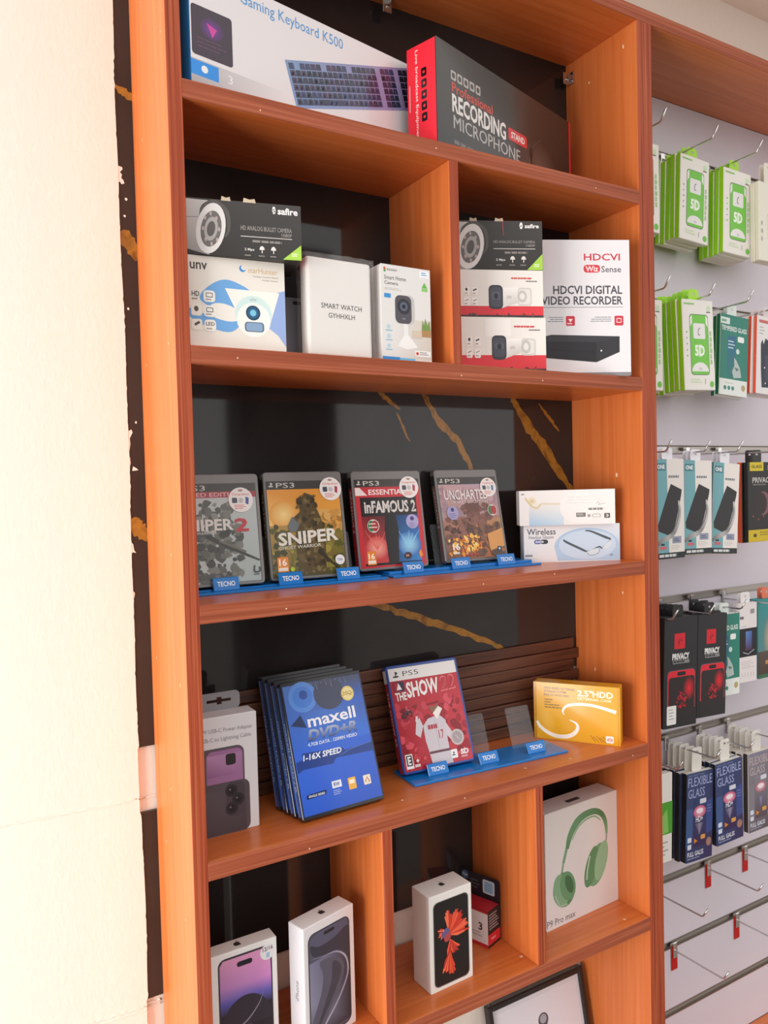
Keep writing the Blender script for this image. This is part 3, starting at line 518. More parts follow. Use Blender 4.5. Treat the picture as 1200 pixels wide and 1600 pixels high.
for i, v in enumerate((.37, .53, .685)):
    a.RR(.165, v, .28, v + .125, .004, '#f4f0ea'); a.RR(.188, v + .024, .257, v + .074, .0008, '#55504c').RR(.195, v + .032, .25, v + .066, .0005, '#f4f0ea') if i < 2 else a.T('LED', .18, v + .025, .268, v + .065, '#55504c', .02); a.dash(.185, v + .09, .26, v + .105, 1, '#9a968e', 1)
    if i: a.RR(.04, v, .145, v + .12, .003, '#efe9e0'); a.E(.09, v + .045, .022, .03, '#55504c', 12) if i == 1 else a.L([(.07, v + .065), (.12, v + .03)], .003, '#55504c')
carton('camera_box', 'white and blue starHunter dome camera box under a black box', 'box', g, {'*': '#e2dcd2', 'T': '#d8d2c8'}, {'F': a})
g = [.003, .02, -.2306, .1448, .0686, .08, 0, ZB + .1142]; a = art_safire(g[3], g[4], .0); saf_text(a, 0, (.745, .04, .972, .19), (.472, .43, .915, .51), (.825, .53, .915, .59), (.47, .615, .915, .63), (.5, .83)); a.P([(.83, 1), (.995, .72), (.995, 1)], '#a4cf4c'); a.dash(.91, .88, .98, .95, 2, '#eaf4d4', .5, 3)
t = carton('camera_box', 'black safire bullet camera box lying on the starHunter box', 'box', g, {'*': '#3a3735', 'R': '#b03038', 'T': '#8c3032'}, {'F': a}); torn(t, g[3], g[4], ((.045, .012), (.072, .016)))
# grey pack behind
t = thing('grey_pouch', 'dark grey hang-hole pack half hidden behind the white smart watch box', 'package', (.1335, .050, ZB), 0, .10)
o = rr_pts(0, 0, .062, .086, .006); bm_me = prism_me(o, 0, .016, .0012); link('pouch', bm_me, pmat('dark_grey_card', '#6c6a72', .5), t); link('hang_hole', prism_me(rr_pts(.028, .076, .040, .081, .0022), -.0005, .001), pmat('hole_black', '#101010', .6), t)
# wrapped watch box
g = [.1608, .010, .026, .0987, .1305, .022, -.0, ZB]; a = Art(g[3], g[4]); a.T('SMART WATCH', .205, .46, .835, .512, '#3a3735', 0); a.T('GYHHXLH', .312, .555, .722, .605, '#3a3735', 0)
t = carton('watch_box', 'plain white SMART WATCH box wrapped in clear plastic film', 'box', g, {'*': '#ece8e4', 'L': '#e0dcd8'}, {'F': a}, bev=.004, seg=3)
q = random.Random(5); bm = bmesh.new(); bmesh.ops.create_cube(bm, size=1); bmesh.ops.subdivide_edges(bm, edges=bm.edges[:], cuts=9, use_grid_fill=True)
for v in bm.verts:
    n = v.co.normalized(); v.co = Vector((g[3] / 2 + v.co.x * (g[3] + .006) + q.uniform(-.0009, .0009), g[5] / 2 + v.co.y * (g[5] + .005) + q.uniform(-.0009, .0009), g[4] / 2 + .0024 + v.co.z * (g[4] + .0040) + (q.uniform(-.001, .001) if v.co.z > -.45 else 0)))
me = bpy.data.meshes.new('film'); bm.to_mesh(me); bm.free(); me.polygons.foreach_set('use_smooth', [True] * len(me.polygons)); fo = link('plastic_wrap', me, FILM, t)
V, Fc = [], []
for i in range(13):
    x = -.004 + (g[3] + .014) * i / 12; V += [(x, .011, g[4] + .001), (x + .002, .012 + q.uniform(-.003, .003), g[4] + .008 + q.uniform(-.0015, .002))]
for i in range(12): Fc.append((2 * i, 2 * i + 2, 2 * i + 3, 2 * i + 1))
k = len(V)
for i in range(11):
    z_ = .02 + (g[4] - .018) * i / 10; V += [(g[3] + .0015, .011, z_), (g[3] + .008 + q.uniform(-.002, .003), .012 + q.uniform(-.003, .003), z_)]
for i in range(10): Fc.append((k + 2 * i, k + 2 * i + 2, k + 2 * i + 3, k + 2 * i + 1))
link('film_fin', poly_me(V, Fc, True), FILM, fo)
# smart home camera
g = [.2746, .012, .0235, .084, .134, .05, 0, ZB]; a = Art(g[3], g[4]); a.Rc(0, 0, 1, 1, '#e8e6e4'); a.G(.2, .55, 1, .97, '#e8e6e4', '#d8ccbc', '#d8cec4', '#e8e6e4')
a.P([(.06, .03), (.1, .03), (.06, .08)], '#e04a3a'); a.P([(.1, .03), (.1, .08), (.06, .08)], '#3aa858'); a.dash(.12, .042, .34, .066, 1, '#a8a6a2', .9, 6); a.T('Smart Home', .07, .112, .5, .155, '#6a6866', .01); a.T('Camera', .07, .17, .34, .207, '#6a6866', .01); a.dash(.07, .24, .45, .27, 2, '#c0bcb8', .4); a.RR(.06, .3, .19, .345, .001, '#3a94d8')
a.Rc(.775, .018, .98, .095, '#f4f6f8'); a.dash(.82, .035, .94, .075, 2, '#4aa0dc', .5); a.P([(.82, .2), (.875, .14), (.94, .2)], '#6cc050'); a.Rc(.82, .205, .94, .235, '#8cd070')
a.RR(.30, .30, .66, .6, .008, '#cac6c4'); a.RR(.27, .305, .60, .6, .008, '#55525a'); a.O(.445, .42, .011, '#34323a', 20); a.O(.445, .42, .0065, '#5c6478', 16); a.O(.445, .42, .003, '#16161c', 12); a.dash(.41, .54, .5, .556, 1, '#8a8890', 1); a.P([(.43, .6), (.52, .6), (.53, .74), (.43, .74)], '#f2f0ee'); a.P([(.44, .72), (.54, .72), (.72, .84), (.5, .87), (.3, .84)], '#f6f4f2')
a.P([(.8, .66), (.82, .54), (.85, .6), (.88, .52), (.92, .6), (.96, .54), (.99, .66)], '#7a9a50'); a.Rc(.8, .65, .99, .72, '#b48a5c'); a.Rc(.6, .66, .8, .74, '#d8c8b4')
for i in range(3): a.O(.13, .64 + .1 * i, .0028, '#b8d8ec', 10); a.dash(.07, .675 + .1 * i, .25, .69 + .1 * i, 1, '#9ccbe4', .8)
a.RR(.65, .872, .975, .935, .001, '#f8f6f4'); a.O(.70, .903, .0025, '#d84a3c', 10); a.dash(.75, .885, .95, .925, 2, '#8a8884', .5); a.Rc(0, .955, .34, 1, '#2c8cd8'); a.Rc(.34, .96, .65, 1, '#74c0ec')
carton('camera_box', 'white smart home camera box against the divider on the second shelf', 'box', g, {'*': '#dedbd8'}, {'F': a})
# bullet camera stack
def art_bullet(w, h, cam, red, ic, label_patch=False):
    a = Art(w, h); a.Rc(0, 0, 1, 1, '#ebe5df'); r = red; a.P([(0, r + .01), (1, r), (1, .955), (0, .955)], '#d83c44'); a.Rc(0, .955, 1, 1, '#3c3634'); a.blobs(14, 0, .93, 1, 1, ['#6a3a3a', '#4a4442', '#a05050'], .002, .004, 3)
    u0, v0, u1, v1 = cam; wd = u1 - u0
    if label_patch: a.Rc(u0 - .06, .03, u0 + .18, .36, '#f3eeea')
    a.P([(u0 + wd * .25, v0 + .06), (u0 + wd * .72, v0 + .05), (u0 + wd * .74, v1 - .16), (u0 + wd * .3, v1 - .02)], ['#f8f4f0', '#f0ece8', '#cfcac6', '#d8d4d0']); a.RR(u0 + wd * .68, v0 + .05, u0 + wd, v1 - .08, .004, '#d0ccc6'); a.RR(u0 + wd * .70, v0 + .08, u0 + wd * .97, v1 - .11, .003, '#e2deda'); a.E(u0 + wd * .78, (v0 + v1) / 2 - .02, wd * .11, .13, '#c4c0ba', 16); a.E(u0 + wd * .78, (v0 + v1) / 2 - .02, wd * .06, .07, '#e6e2de', 12)
    a.RR(u0, v0, u0 + wd * .33, v1, .007, '#3a3c44'); a.RR(u0 + wd * .03, v0 + .04, u0 + wd * .30, v1 - .05, .005, '#4c4e58'); a.RR(u0 + wd * .07, v0 + .14, u0 + wd * .27, v1 - .2, .003, '#5a5c68'); a.E(u0 + wd * .17, (v0 + v1) / 2 - .02, wd * .05, .06, '#30323c', 12); a.T('unv', u0 + wd * .42, (v0 + v1) / 2 - .03, u0 + wd * .53, (v0 + v1) / 2 + .03, '#b0aaa6')
    a.dash(.70, .155, .955, .19, 1, '#d04848', .9, 4); a.dash(.84, .22, .96, .245, 1, '#7a7470', .9, 5)
    for i in range(2):
        for j in range(2):
            u, v = ic[0] + i * .075, ic[1] + j * .22; a.RR(u, v, u + .055, v + .17, .002, '#f4f0ec'); (a.E(u + .027, v + .05, .011, .035, '#3a3634', 10) if (i + j) == 0 else a.L([(u + .012, v + .075), (u + .045, v + .04)], .0022 if j == 0 else .001, '#4a4644')); a.dash(u + .01, v + .12, u + .045, v + .14, 1, '#8a8480', 1)
    return a
g = [.407, .066, -.35, .1749, .0835, .08, 0, ZB]; carton('camera_box', 'lower white box with red band and bullet camera, bottom of its stack', 'box', g, {'*': '#e4ded8', 'T': '#d8d2cc'}, {'F': art_bullet(g[3], g[4], (.49, .34, .90, .79), .70, (.255, .37), True)})
g = [.407, .070, -.38, .1726, .0729, .08, 0, ZB + .0836]; carton('camera_box', 'upper white box with red band and bullet camera, middle of its stack', 'box', g, {'*': '#e4ded8', 'T': '#d8d2cc'}, {'F': art_bullet(g[3], g[4], (.487, .32, .89, .83), .76, (.255, .37))})
g = [.407, .0779, -.42, .1762, .0767, .08, 0, ZB + .1566]; a = art_safire(g[3], g[4], .125); saf_text(a, 0, (.79, .04, .97, .15), (.555, .395, .933, .45), (.85, .47, .933, .52), (.554, .555, .933, .57), (.575, .76)); a.P([(.855, .99), (.998, .66), (.998, .99)], '#a4cf4c'); a.dash(.92, .87, .985, .94, 2, '#eaf4d4', .5, 3); a.L([(.64, 0), (.645, .3)], .0009, '#b84a48')
t = carton('camera_box', 'black safire bullet camera box on top of the white bullet camera boxes', 'box', g, {'*': '#3a3735', 'R': '#b03038', 'T': '#8c3032'}, {'F': a}); torn(t, g[3], g[4], ((.06, .012), (.1, .014)))
g = [.605, .056, -.444, .1543, .2241, .07, 0, ZB]; a = Art(g[3], g[4]); a.Rc(0, 0, 1, 1, '#e6e3e6')
a.T('HDCVI', .495, .1, .895, .152, '#cc2c40', .015); a.RR(.49, .183, .672, .24, .005, '#d83a44'); a.T('Wiz', .512, .192, .652, .232, '#f6ecec', .02); a.T('Sense', .685, .192, .905, .238, '#55525a', .01); a.T('HDCVI DIGITAL', .15, .335, .913, .398, '#4a4850', .02); a.T('VIDEO RECORDER', .02, .413, .918, .476, '#4a4850', .02); a.Rc(.02, .492, .92, .496, '#8a8890')
for u in (.285, .823): a.RR(u, .558, u + .098, .63, .002, '#cc3444')
a.P([(.31, .58), (.36, .58), (.335, .605)], '#f4e8ea'); a.dash(.3, .61, .37, .618, 1, '#f4e8ea', 1); a.RR(.845, .575, .9, .61, .001, '#f0dce0'); a.RR(.852, .581, .893, .604, .0008, '#cc3444'); a.dash(.05, .565, .26, .61, 3, '#8a8890', .35, 3, True); a.dash(.55, .565, .79, .61, 3, '#8a8890', .35, 4, True)
a.P([(0, .715), (.12, .695), (.876, .71), (.62, .752), (0, .742)], '#3a3a3e'); a.P([(0, .742), (.62, .752), (.615, .9), (0, .862)], '#2a2a2e'); a.P([(.62, .752), (.876, .71), (.874, .826), (.615, .9)], '#343438'); a.L([(0, .80), (.617, .825)], .0006, '#16161a'); a.O(.67, .815, .0015, '#e8e8ea', 8); a.Rc(0, .975, 1, 1, '#8a868a')
carton('recorder_box', 'white HDCVI digital video recorder box beside the camera box stack', 'box', g, {'*': '#dedbde'}, {'F': a})

# ================================================================== THIRD SHELF: game cases on blue stands
BLUE = pmat('blue_acrylic', '#1478c8', .22, coat=.3)
def stand(label, x, y, yaw, z, w, d, tabs, plates, group, ty=.016, tl=.35, py=.045, pl=.2, ledge=.0):
    t = thing('display_stand', label, 'display stand', (x, y, z), yaw, 0, group)
    link('base', box_me(0, 0, 0, w, d, .004, .0008), BLUE, t)
    if ledge: link('ledge', box_me(.004, ty + .006, .0038, w - .004, d - .002, .004 + ledge, .0006), BLUE, t)
    for u in tabs:
        o = link('name_tab', box_me(-.0185, 0, 0, .0185, .0022, .0185, .0008), BLUE, t); o.location = (u, ty, .0039); o.rotation_euler = (-tl, 0, 0)
        ar = Art(.037, .0185); ar.T('TECNO', .16, .3, .84, .68, '#eef4fa', .02); ar.build('name_print', o, Matrix.Translation((-.0185, 0, 0)) @ face_mtx('F', 0, 0, 0), PRINT)
    for u in plates:
        o = link('clear_plate', prism_me(rr_pts(-.024, 0, .024, .068, .003), 0, .002), CLEAR, t); o.location = (u, py, .0038 + ledge); o.rotation_euler = (-pl, 0, 0)
    return t
SG = 'blue name-tab display stands'
stand('blue TECNO stand under the two Sniper game cases on the third shelf', .022, .083, -.02, ZC, .292, .066, (.045, .1395, .2312), (.045, .139, .231), SG, .009, .3, .0435, .20, .0018)
stand('blue TECNO stand under the inFAMOUS and Uncharted cases on the third shelf', .3255, .080, -.01, ZC, .292, .070, (.046, .1373, .230), (.046, .137, .230), SG, .014, .3, .0555, .215, .0042)
stand('blue TECNO stand with bare clear plates under the baseball game case', .3411, .0602, -.058, ZD, .2977, .0692, (.0546, .1512, .2473), (.055, .152, .247), SG, .018, .45, .0535, .325)
CASE = pmat('clear_grey_case', '#8f8e8e', .18, coat=.4)
def sticker(a, u, v, r, ph='#6a7a9a'):
    a.O(u, v, r, '#f2ecea', 26); a.T('Compramos', u - .7 * r / a.w, v - .55 * r / a.h, u + .7 * r / a.w, v - .3 * r / a.h, '#d04848', .01); a.E(u, v - .76 * r / a.h, .2 * r / a.w, .1 * r / a.h, '#b09090', 10)
    a.RR(u - .72 * r / a.w, v - .18 * r / a.h, u - .3 * r / a.w, v + .25 * r / a.h, .0012, '#4a5060'); a.O(u, v + .05 * r / a.h, .22 * r, '#c8c4c4', 12); a.P([(u + .4 * r / a.w, v - .25 * r / a.h), (u + .66 * r / a.w, v - .15 * r / a.h), (u + .6 * r / a.w, v + .4 * r / a.h), (u + .36 * r / a.w, v + .3 * r / a.h)], ph); a.dash(u - .55 * r / a.w, v + .4 * r / a.h, u + .5 * r / a.w, v + .8 * r / a.h, 3, '#d87070', .45)
def ps_logo(a, u, v, s, col):
    a.Rc(u, v, u + .2 * s / a.w, v + s / a.h, col); a.E(u + .25 * s / a.w, v + .28 * s / a.h, .25 * s / a.w, .22 * s / a.h, col, 12); a.E(u + .1 * s / a.w, v + .85 * s / a.h, .6 * s / a.w, .16 * s / a.h, col, 14)
def game(label, g, art, spine, top='#7c7a79'):
    x, y, yaw, w, h, d, lean, z = g; t = thing('game_case', label, 'game case', (x, y, z), yaw, lean, 'game cases on the stands')
    bm_me = prism_me(rr_pts(0, 0, w, h, .005), 0, d, .0012); link('case', bm_me, pmat('case_' + top, top, .2, coat=.4), t); art.build('cover_print', t, face_mtx('F', w, d, h), GLOSS)
    s = Art(d, h); s.Rc(.14, .06, .86, .98, spine[0]); s.Rc(.14, .06, .86, .17, '#2c2a2a'); s.T(spine[1], .36, .2, .66, .62, spine[2], .01, rot=-90); s.build('spine_print', t, face_mtx('L', w, d, h), GLOSS); return t
def cover(w, h, band='#34302e'):
    a = Art(w, h); a.Rc(.025, .085, .965, .975, '#55504e'); a.G(.035, .09, .955, .165, band, '#4a4644', '#4a4644', band); ps_logo(a, .085, .10, .0065, '#d8d4d0'); a.T('PS3', .155, .103, .385, .15, '#d8d4d0', .0); return a
g = [.002, .105, -.0695, .1235, .1555, .014, .1524, 1.309]; a = cover(g[3], g[4]); a.Rc(.035, .16, .955, .215, '#a8404a'); a.T('LIMITED EDITION', .05, .168, .80, .205, '#e8b8bc', .01); a.G(.035, .215, .955, .97, '#c8cccc', '#bcc6c6', '#a0b0ae', '#bcc8c6')
a.blobs(26, .10, .24, .66, .5, ['#6a6c68', '#7a7c76', '#585a56', '#8a8c86'], .006, .014, 4); a.blobs(46, .08, .5, .74, .96, ['#4a4c48', '#5c5e58', '#6a6c64', '#3c3e3a', '#787a72'], .006, .015, 8); a.L([(.36, .55), (.6, .66), (.95, .79)], [.007, .005, .002], '#3a3a36'); a.L([(.5, .6), (.8, .71)], .003, '#6a6a62')
a.T('SNIPER', .06, .405, .675, .51, '#dcdad6', .03); a.T('2', .69, .405, .85, .525, '#c03440', .03); a.T('GHOST WARRIOR', .08, .515, .48, .54, '#d0ceca', .01); a.L([(.885, .835), (.88, .89), (.94, .89), (.94, .85)], .0022, '#404446'); a.dash(.87, .91, .96, .92, 1, '#5a5c5c', 1); sticker(a, .78, .24, .0175, '#4a5aa0')
game('grey Sniper 2 game case half hidden by the left upright', g, a, ('#5a5c5a', 'SNIPER 2', '#d0d0cc'), '#807e7d')
g = [.137, .105, -.0619, .1232, .1577, .014, .1671, 1.309]; a = cover(g[3], g[4]); a.G(.035, .165, .955, .52, '#ea9a34', '#e49a3e', '#dca048', '#f6d078'); a.GE(.22, .40, .18, .13, '#f8dc90', '#e6a03c'); a.G(.035, .5, .955, .97, '#b8944a', '#8c7a3c', '#4a4a24', '#5c5a2c')
a.blobs(16, .66, .38, .955, .55, ['#c8924a', '#d8a860', '#a87838'], .006, .013, 3); a.blobs(40, .04, .5, .955, .96, ['#5a5a28', '#76702e', '#8a8238', '#46441f', '#a09244'], .005, .012, 9)
a.P([(.42, .27), (.5, .2), (.6, .23), (.63, .34), (.68, .44), (.72, .6), (.7, .96), (.36, .96), (.34, .7), (.36, .5), (.32, .44), (.42, .38)], '#5a4a2c'); a.blobs(30, .38, .22, .68, .95, ['#6a5a38', '#4a3c22', '#7c6c44', '#3a301c'], .004, .010, 11); a.P([(.26, .5), (.32, .42), (.4, .5), (.36, .56), (.27, .56)], '#6c7478'); a.L([(.62, .74), (.74, .84), (.9, .95)], [.006, .004, .0025], '#3a342a')
a.T('SNIPER', .125, .57, .885, .69, '#e8e4da', .03, rise=.03); a.T('GHOST WARRIOR', .12, .695, .655, .725, '#e0dcd0', .01, rise=.015); a.Rc(.09, .79, .225, .925, '#e8882c'); a.T('16', .11, .805, .205, .87, '#f8f0e4', .03); a.Rc(.1, .885, .215, .915, '#f4e8d8'); a.O(.88, .845, .0075, '#e8e8ec', 18); a.T('City', .845, .83, .915, .86, '#4a5a8a', .02); a.O(.27, .905, .0035, '#b8c828', 12); sticker(a, .84, .17, .0175, '#b04058')
game('orange-skied SNIPER game case with a camouflaged soldier seen from behind', g, a, ('#6a5a34', 'SNIPER', '#d8d0bc'))
g = [.2845, .112, -.0351, .124, .1552, .014, .1518, 1.311]; a = cover(g[3], g[4]); a.Rc(.03, .165, .965, .975, '#c8303a'); a.P([(.035, .17), (.1, .17), (.2, .25), (.035, .25)], '#f0e0e0'); a.T('ESSENTIALS', .22, .19, .80, .245, '#f6e8e8', .02)
a.Rc(.09, .27, .9, .955, '#241e20'); a.G(.09, .46, .48, .93, '#7a2028', '#4a1a20', '#c03a40', '#d84848'); a.G(.48, .46, .9, .93, '#1c2a4a', '#2a5aa8', '#2c8ad8', '#1a3a6a'); a.GE(.27, .78, .16, .12, '#f8b0a0', '#c83c40'); a.GE(.74, .76, .17, .13, '#a8e0f8', '#2a6ab8')
for i in range(7): u = .6 + .05 * i; a.L([(.72, .8), (u, .62 + .03 * (i % 3))], [.002, .0006], '#8cd0f4'); a.L([(.27, .8), (.12 + .05 * i, .6 + .04 * (i % 3))], [.0018, .0005], '#e87068')
a.P([(.43, .44), (.57, .44), (.6, .6), (.56, .955), (.42, .955), (.4, .6)], '#1e181c'); a.T('inFAMOUS 2', .14, .305, .885, .43, '#dcd8d4', .035); a.blobs(18, .15, .32, .88, .42, ['#241e20'], .0008, .0022, 6)
a.O(.243, .558, .0105, '#d8d4d0', 20); a.E(.215, .558, .05, .055, '#3a7a4a', 14); a.E(.265, .558, .05, .055, '#b03038', 14); a.dash(.18, .53, .31, .6, 2, '#e8e0d8', .35); a.O(.81, .53, .0115, '#b0a8d4', 20); a.O(.81, .50, .0035, '#3a3a80', 12); a.dash(.76, .545, .86, .6, 3, '#7a70a8', .4); a.Rc(.118, .81, .24, .945, '#e8882c'); a.T('16', .135, .83, .22, .89, '#f8f0e4', .03); a.Rc(.125, .9, .232, .932, '#f4e8d8'); a.E(.70, .875, .055, .035, '#3c1c1c', 14); a.dash(.67, .865, .73, .885, 1, '#c89080', 1); a.P([(.86, .85), (.9, .82), (.92, .88), (.88, .91)], '#f09030'); sticker(a, .81, .175, .0175, '#b04058')
game('red-framed inFAMOUS 2 game case with red and blue glow', g, a, ('#b02c36', 'inFAMOUS 2', '#f0d8d8'))
g = [.4475, .117, -.0468, .1265, .1566, .014, .2061, 1.312]; a = cover(g[3], g[4]); a.G(.035, .165, .955, .55, '#c8a4a4', '#b0a0b8', '#a87868', '#a88a8a'); a.G(.035, .55, .955, .97, '#a87868', '#b88a5a', '#b8682c', '#6a4434'); a.blobs(22, .04, .2, .955, .5, ['#b89098', '#c4a0a4', '#a08490'], .008, .018, 3)
a.blobs(26, .34, .40, .78, .70, ['#7c5048', '#6c443c', '#8a5c50'], .006, .016, 15); a.blobs(24, .06, .55, .5, .80, ['#5a3c34', '#7a5044', '#4a302a', '#906050'], .005, .012, 5); a.blobs(22, .08, .72, .6, .93, ['#e8902c', '#f4b848', '#d86a24', '#f8d878'], .004, .009, 6); a.blobs(16, .5, .62, .955, .96, ['#6a4838', '#805a44', '#583a30'], .006, .014, 7); a.P([(.7, .72), (.955, .66), (.955, .86), (.72, .9)], '#d89a54')
a.T('UNCHARTED', .10, .225, .80, .335, '#e8e2e0', .02); a.T("DRAKE'S DECEPTION", .2, .345, .78, .375, '#e0d4d0', .01); a.O(.2, .475, .0115, '#a8a0cc', 20); a.O(.2, .44, .0035, '#3a3a80', 12); a.dash(.14, .48, .27, .54, 3, '#7068a0', .4); a.O(.835, .46, .0098, '#d8d4d0', 20); a.E(.812, .46, .045, .05, '#3a7a4a', 14); a.E(.858, .46, .045, .05, '#b03038', 14); a.T('16', .13, .80, .24, .875, '#f8f0e4', .03); a.dash(.13, .895, .26, .915, 1, '#f4e8d8', 1); a.dash(.32, .92, .6, .945, 1, '#b04038', .9); a.RR(.83, .86, .9, .93, .001, '#3a3a44'); a.O(.865, .885, .002, '#d8d8dc', 8); sticker(a, .82, .205, .0165, '#4a7ab0')
game('UNCHARTED game case with fire and desert cover', g, a, ('#7a5a54', 'UNCHARTED 3', '#e0d4d0'))
# glasses boxes
g = [.6164, .1202, -.4687, .171, .065, .028, 0, ZC]; a = Art(g[3], g[4]); a.Rc(0, 0, 1, 1, '#efeff2'); a.G(.45, 0, 1, 1, '#efeff2', '#dfe8f4', '#c8dcf2', '#efeff2'); a.E(.655, .60, .34, .50, '#b4d0ee', 32, 0, 180, 360); a.P([(.315, .6), (.995, .6), (.995, .97), (.35, .97)], '#b8d4f0'); a.E(.66, .55, .30, .40, '#cfe2f6', 28)
a.T('Wireless', .032, .09, .33, .26, '#55565c', .015); a.T('Headset Glasses', .05, .275, .31, .365, '#7a7b82', .01); a.RR(.105, .385, .18, .505, .004, '#5a6ab0'); a.RR(.17, .385, .25, .505, .004, '#34363e'); a.dash(.12, .42, .235, .47, 1, '#d8d8e4', 1); a.dash(.012, .785, .11, .845, 1, '#8a8b92', .9, 4)
a.L([(.41, .40), (.44, .47), (.6, .68), (.645, .74)], [.002, .004, .004, .003], '#4c5a60'); a.L([(.64, .18), (.70, .2), (.85, .37), (.905, .42)], [.002, .003, .0045, .003], '#4c5a60'); a.L([(.645, .74), (.70, .72), (.76, .64), (.79, .62), (.81, .66), (.86, .56), (.905, .43)], .0022, '#3c464c'); a.P([(.65, .745), (.76, .65), (.78, .76), (.74, .82), (.68, .83)], '#dfeaf4'); a.P([(.81, .66), (.90, .44), (.91, .56), (.87, .68)], '#dfeaf4'); a.L([(.65, .75), (.68, .84), (.74, .83), (.78, .76), (.785, .64)], .001, '#8a98a4'); [a.L([(.88 + i * .014, .81 + .02 * abs(i - 2)), (.88 + i * .014, .89 - .02 * abs(i - 2))], .0009, '#5a6470') for i in range(5)]
carton('glasses_box', 'lower white and pale blue Wireless headset glasses box', 'box', g, {'*': '#e6e6ea'}, {'F': a}, pm=GLOSS)
g = [.6063, .1185, -.5078, .1672, .0607, .028, 0, ZC + .0651]; a = Art(g[3], g[4]); a.Rc(0, 0, 1, 1, '#f0ecea'); a.G(.1, .35, .46, 1, '#efe8e0', '#f0ece8', '#c4daec', '#a8cdea'); a.GE(.13, .3, .05, .12, '#d8c48c', '#f0e8d8'); a.L([(.06, .2), (.12, .42), (.18, .5), (.22, .4)], .0028, '#d8c898'); a.L([(.22, .38), (.45, .4)], .003, '#e0d6be'); a.E(.62, .5, .2, .46, '#f4f0ee', 26); a.dash(.02, .08, .06, .12, 1, '#8a8680', 1)
a.dash(.5, .2, .9, .45, 3, '#e2dcd8', .2); a.dash(.72, .53, .93, .6, 1, '#8a8680', .9); a.RR(.59, .66, .69, .78, .001, '#7a7670'); a.dash(.6, .69, .68, .75, 2, '#e8e4e0', .4); a.O(.725, .75, .003, '#a8a49e', 12); a.RR(.755, .7, .85, .8, .003, '#b8b4ae'); a.RR(.765, .72, .84, .785, .002, '#f0ecea'); a.RR(.885, .69, .945, .83, .001, '#55524e'); a.T('3', .9, .72, .93, .80, '#e8e4e0', .02); a.L([(.80, .42), (.82, .36), (.84, .42)], .0007, '#9a968e'); a.L([(.82, .45), (.9, .4)], .0007, '#b4b0a8')
carton('glasses_box', 'upper cream glasses box turned to its faded back, on the Wireless box', 'box', g, {'*': '#e8e4e2'}, {'F': a}, pm=GLOSS)

# ================================================================== FOURTH SHELF
g = [.003, .0682, -.0248, .0909, .1581, .0333, 0, ZD]; a = Art(g[3], g[4])
a.T('20W USB-C Power Adapter', .10, .092, .93, .135, '#8a868a', 0, rise=-.012); a.T('USB-C to Lightning Cable', .13, .168, .907, .212, '#8a868a', 0, rise=-.004)
a.RR(.10, .262, .79, 1.0, .010, '#5c5058'); a.RR(.22, .285, .765, .62, .008, '#9c6c98'); a.G(.23, .32, .755, .5, '#b488ae', '#a878a4', '#9c6c98', '#8a5c88'); a.RR(.51, .325, .66, .42, .003, '#2c2228'); a.RR(.10, .56, .86, 1.0, .010, '#554a50'); a.G(.16, .62, .8, .99, '#5c5058', '#51464c', '#463c42', '#4c4248'); a.RR(.50, .57, .78, .86, .007, '#483c44')
for u, v in ((.58, .64), (.68, .72), (.58, .79)): a.O(u, v, .0085, '#2e262c', 18); a.O(u, v, .005, '#1c161a', 14); a.O(u - .02, v - .01, .0014, '#7a6a74', 8)
t = carton('phone_accessory_box', 'pale grey power adapter box with hang tab and purple phone picture', 'box', g, {'*': '#dcd9dc', 'T': '#e2e0e2'}, {'F': a}, bev=.0014)
def tab_me(o, hole, y0, th):
    bm = bmesh.new(); V1 = [bm.verts.new((x, y0, z)) for x, z in o]; H1 = [bm.verts.new((x, y0, z)) for x, z in hole]
    e = [bm.edges.new((V1[i], V1[(i + 1) % len(V1)])) for i in range(len(V1))] + [bm.edges.new((H1[i], H1[(i + 1) % len(H1)])) for i in range(len(H1))]
    bmesh.ops.triangle_fill(bm, edges=e, use_beauty=True); r_ = bmesh.ops.extrude_face_region(bm, geom=bm.faces[:]); bmesh.ops.translate(bm, vec=(0, th, 0), verts=[v for v in r_['geom'] if isinstance(v, bmesh.types.BMVert)]); bmesh.ops.recalc_face_normals(bm, faces=bm.faces[:])
    me = bpy.data.meshes.new('tab'); bm.to_mesh(me); bm.free(); return me
link('hang_tab', tab_me(rr_pts(.020, .1575, .0785, .1825, .007), [(.032, .169), (.046, .169), (.046, .166), (.053, .166), (.053, .169), (.066, .169), (.066, .173), (.053, .173), (.053, .176), (.046, .176), (.046, .173), (.032, .173)], .0310, .0008), pmat('tab_grey', '#8c8a8e', .4), t)
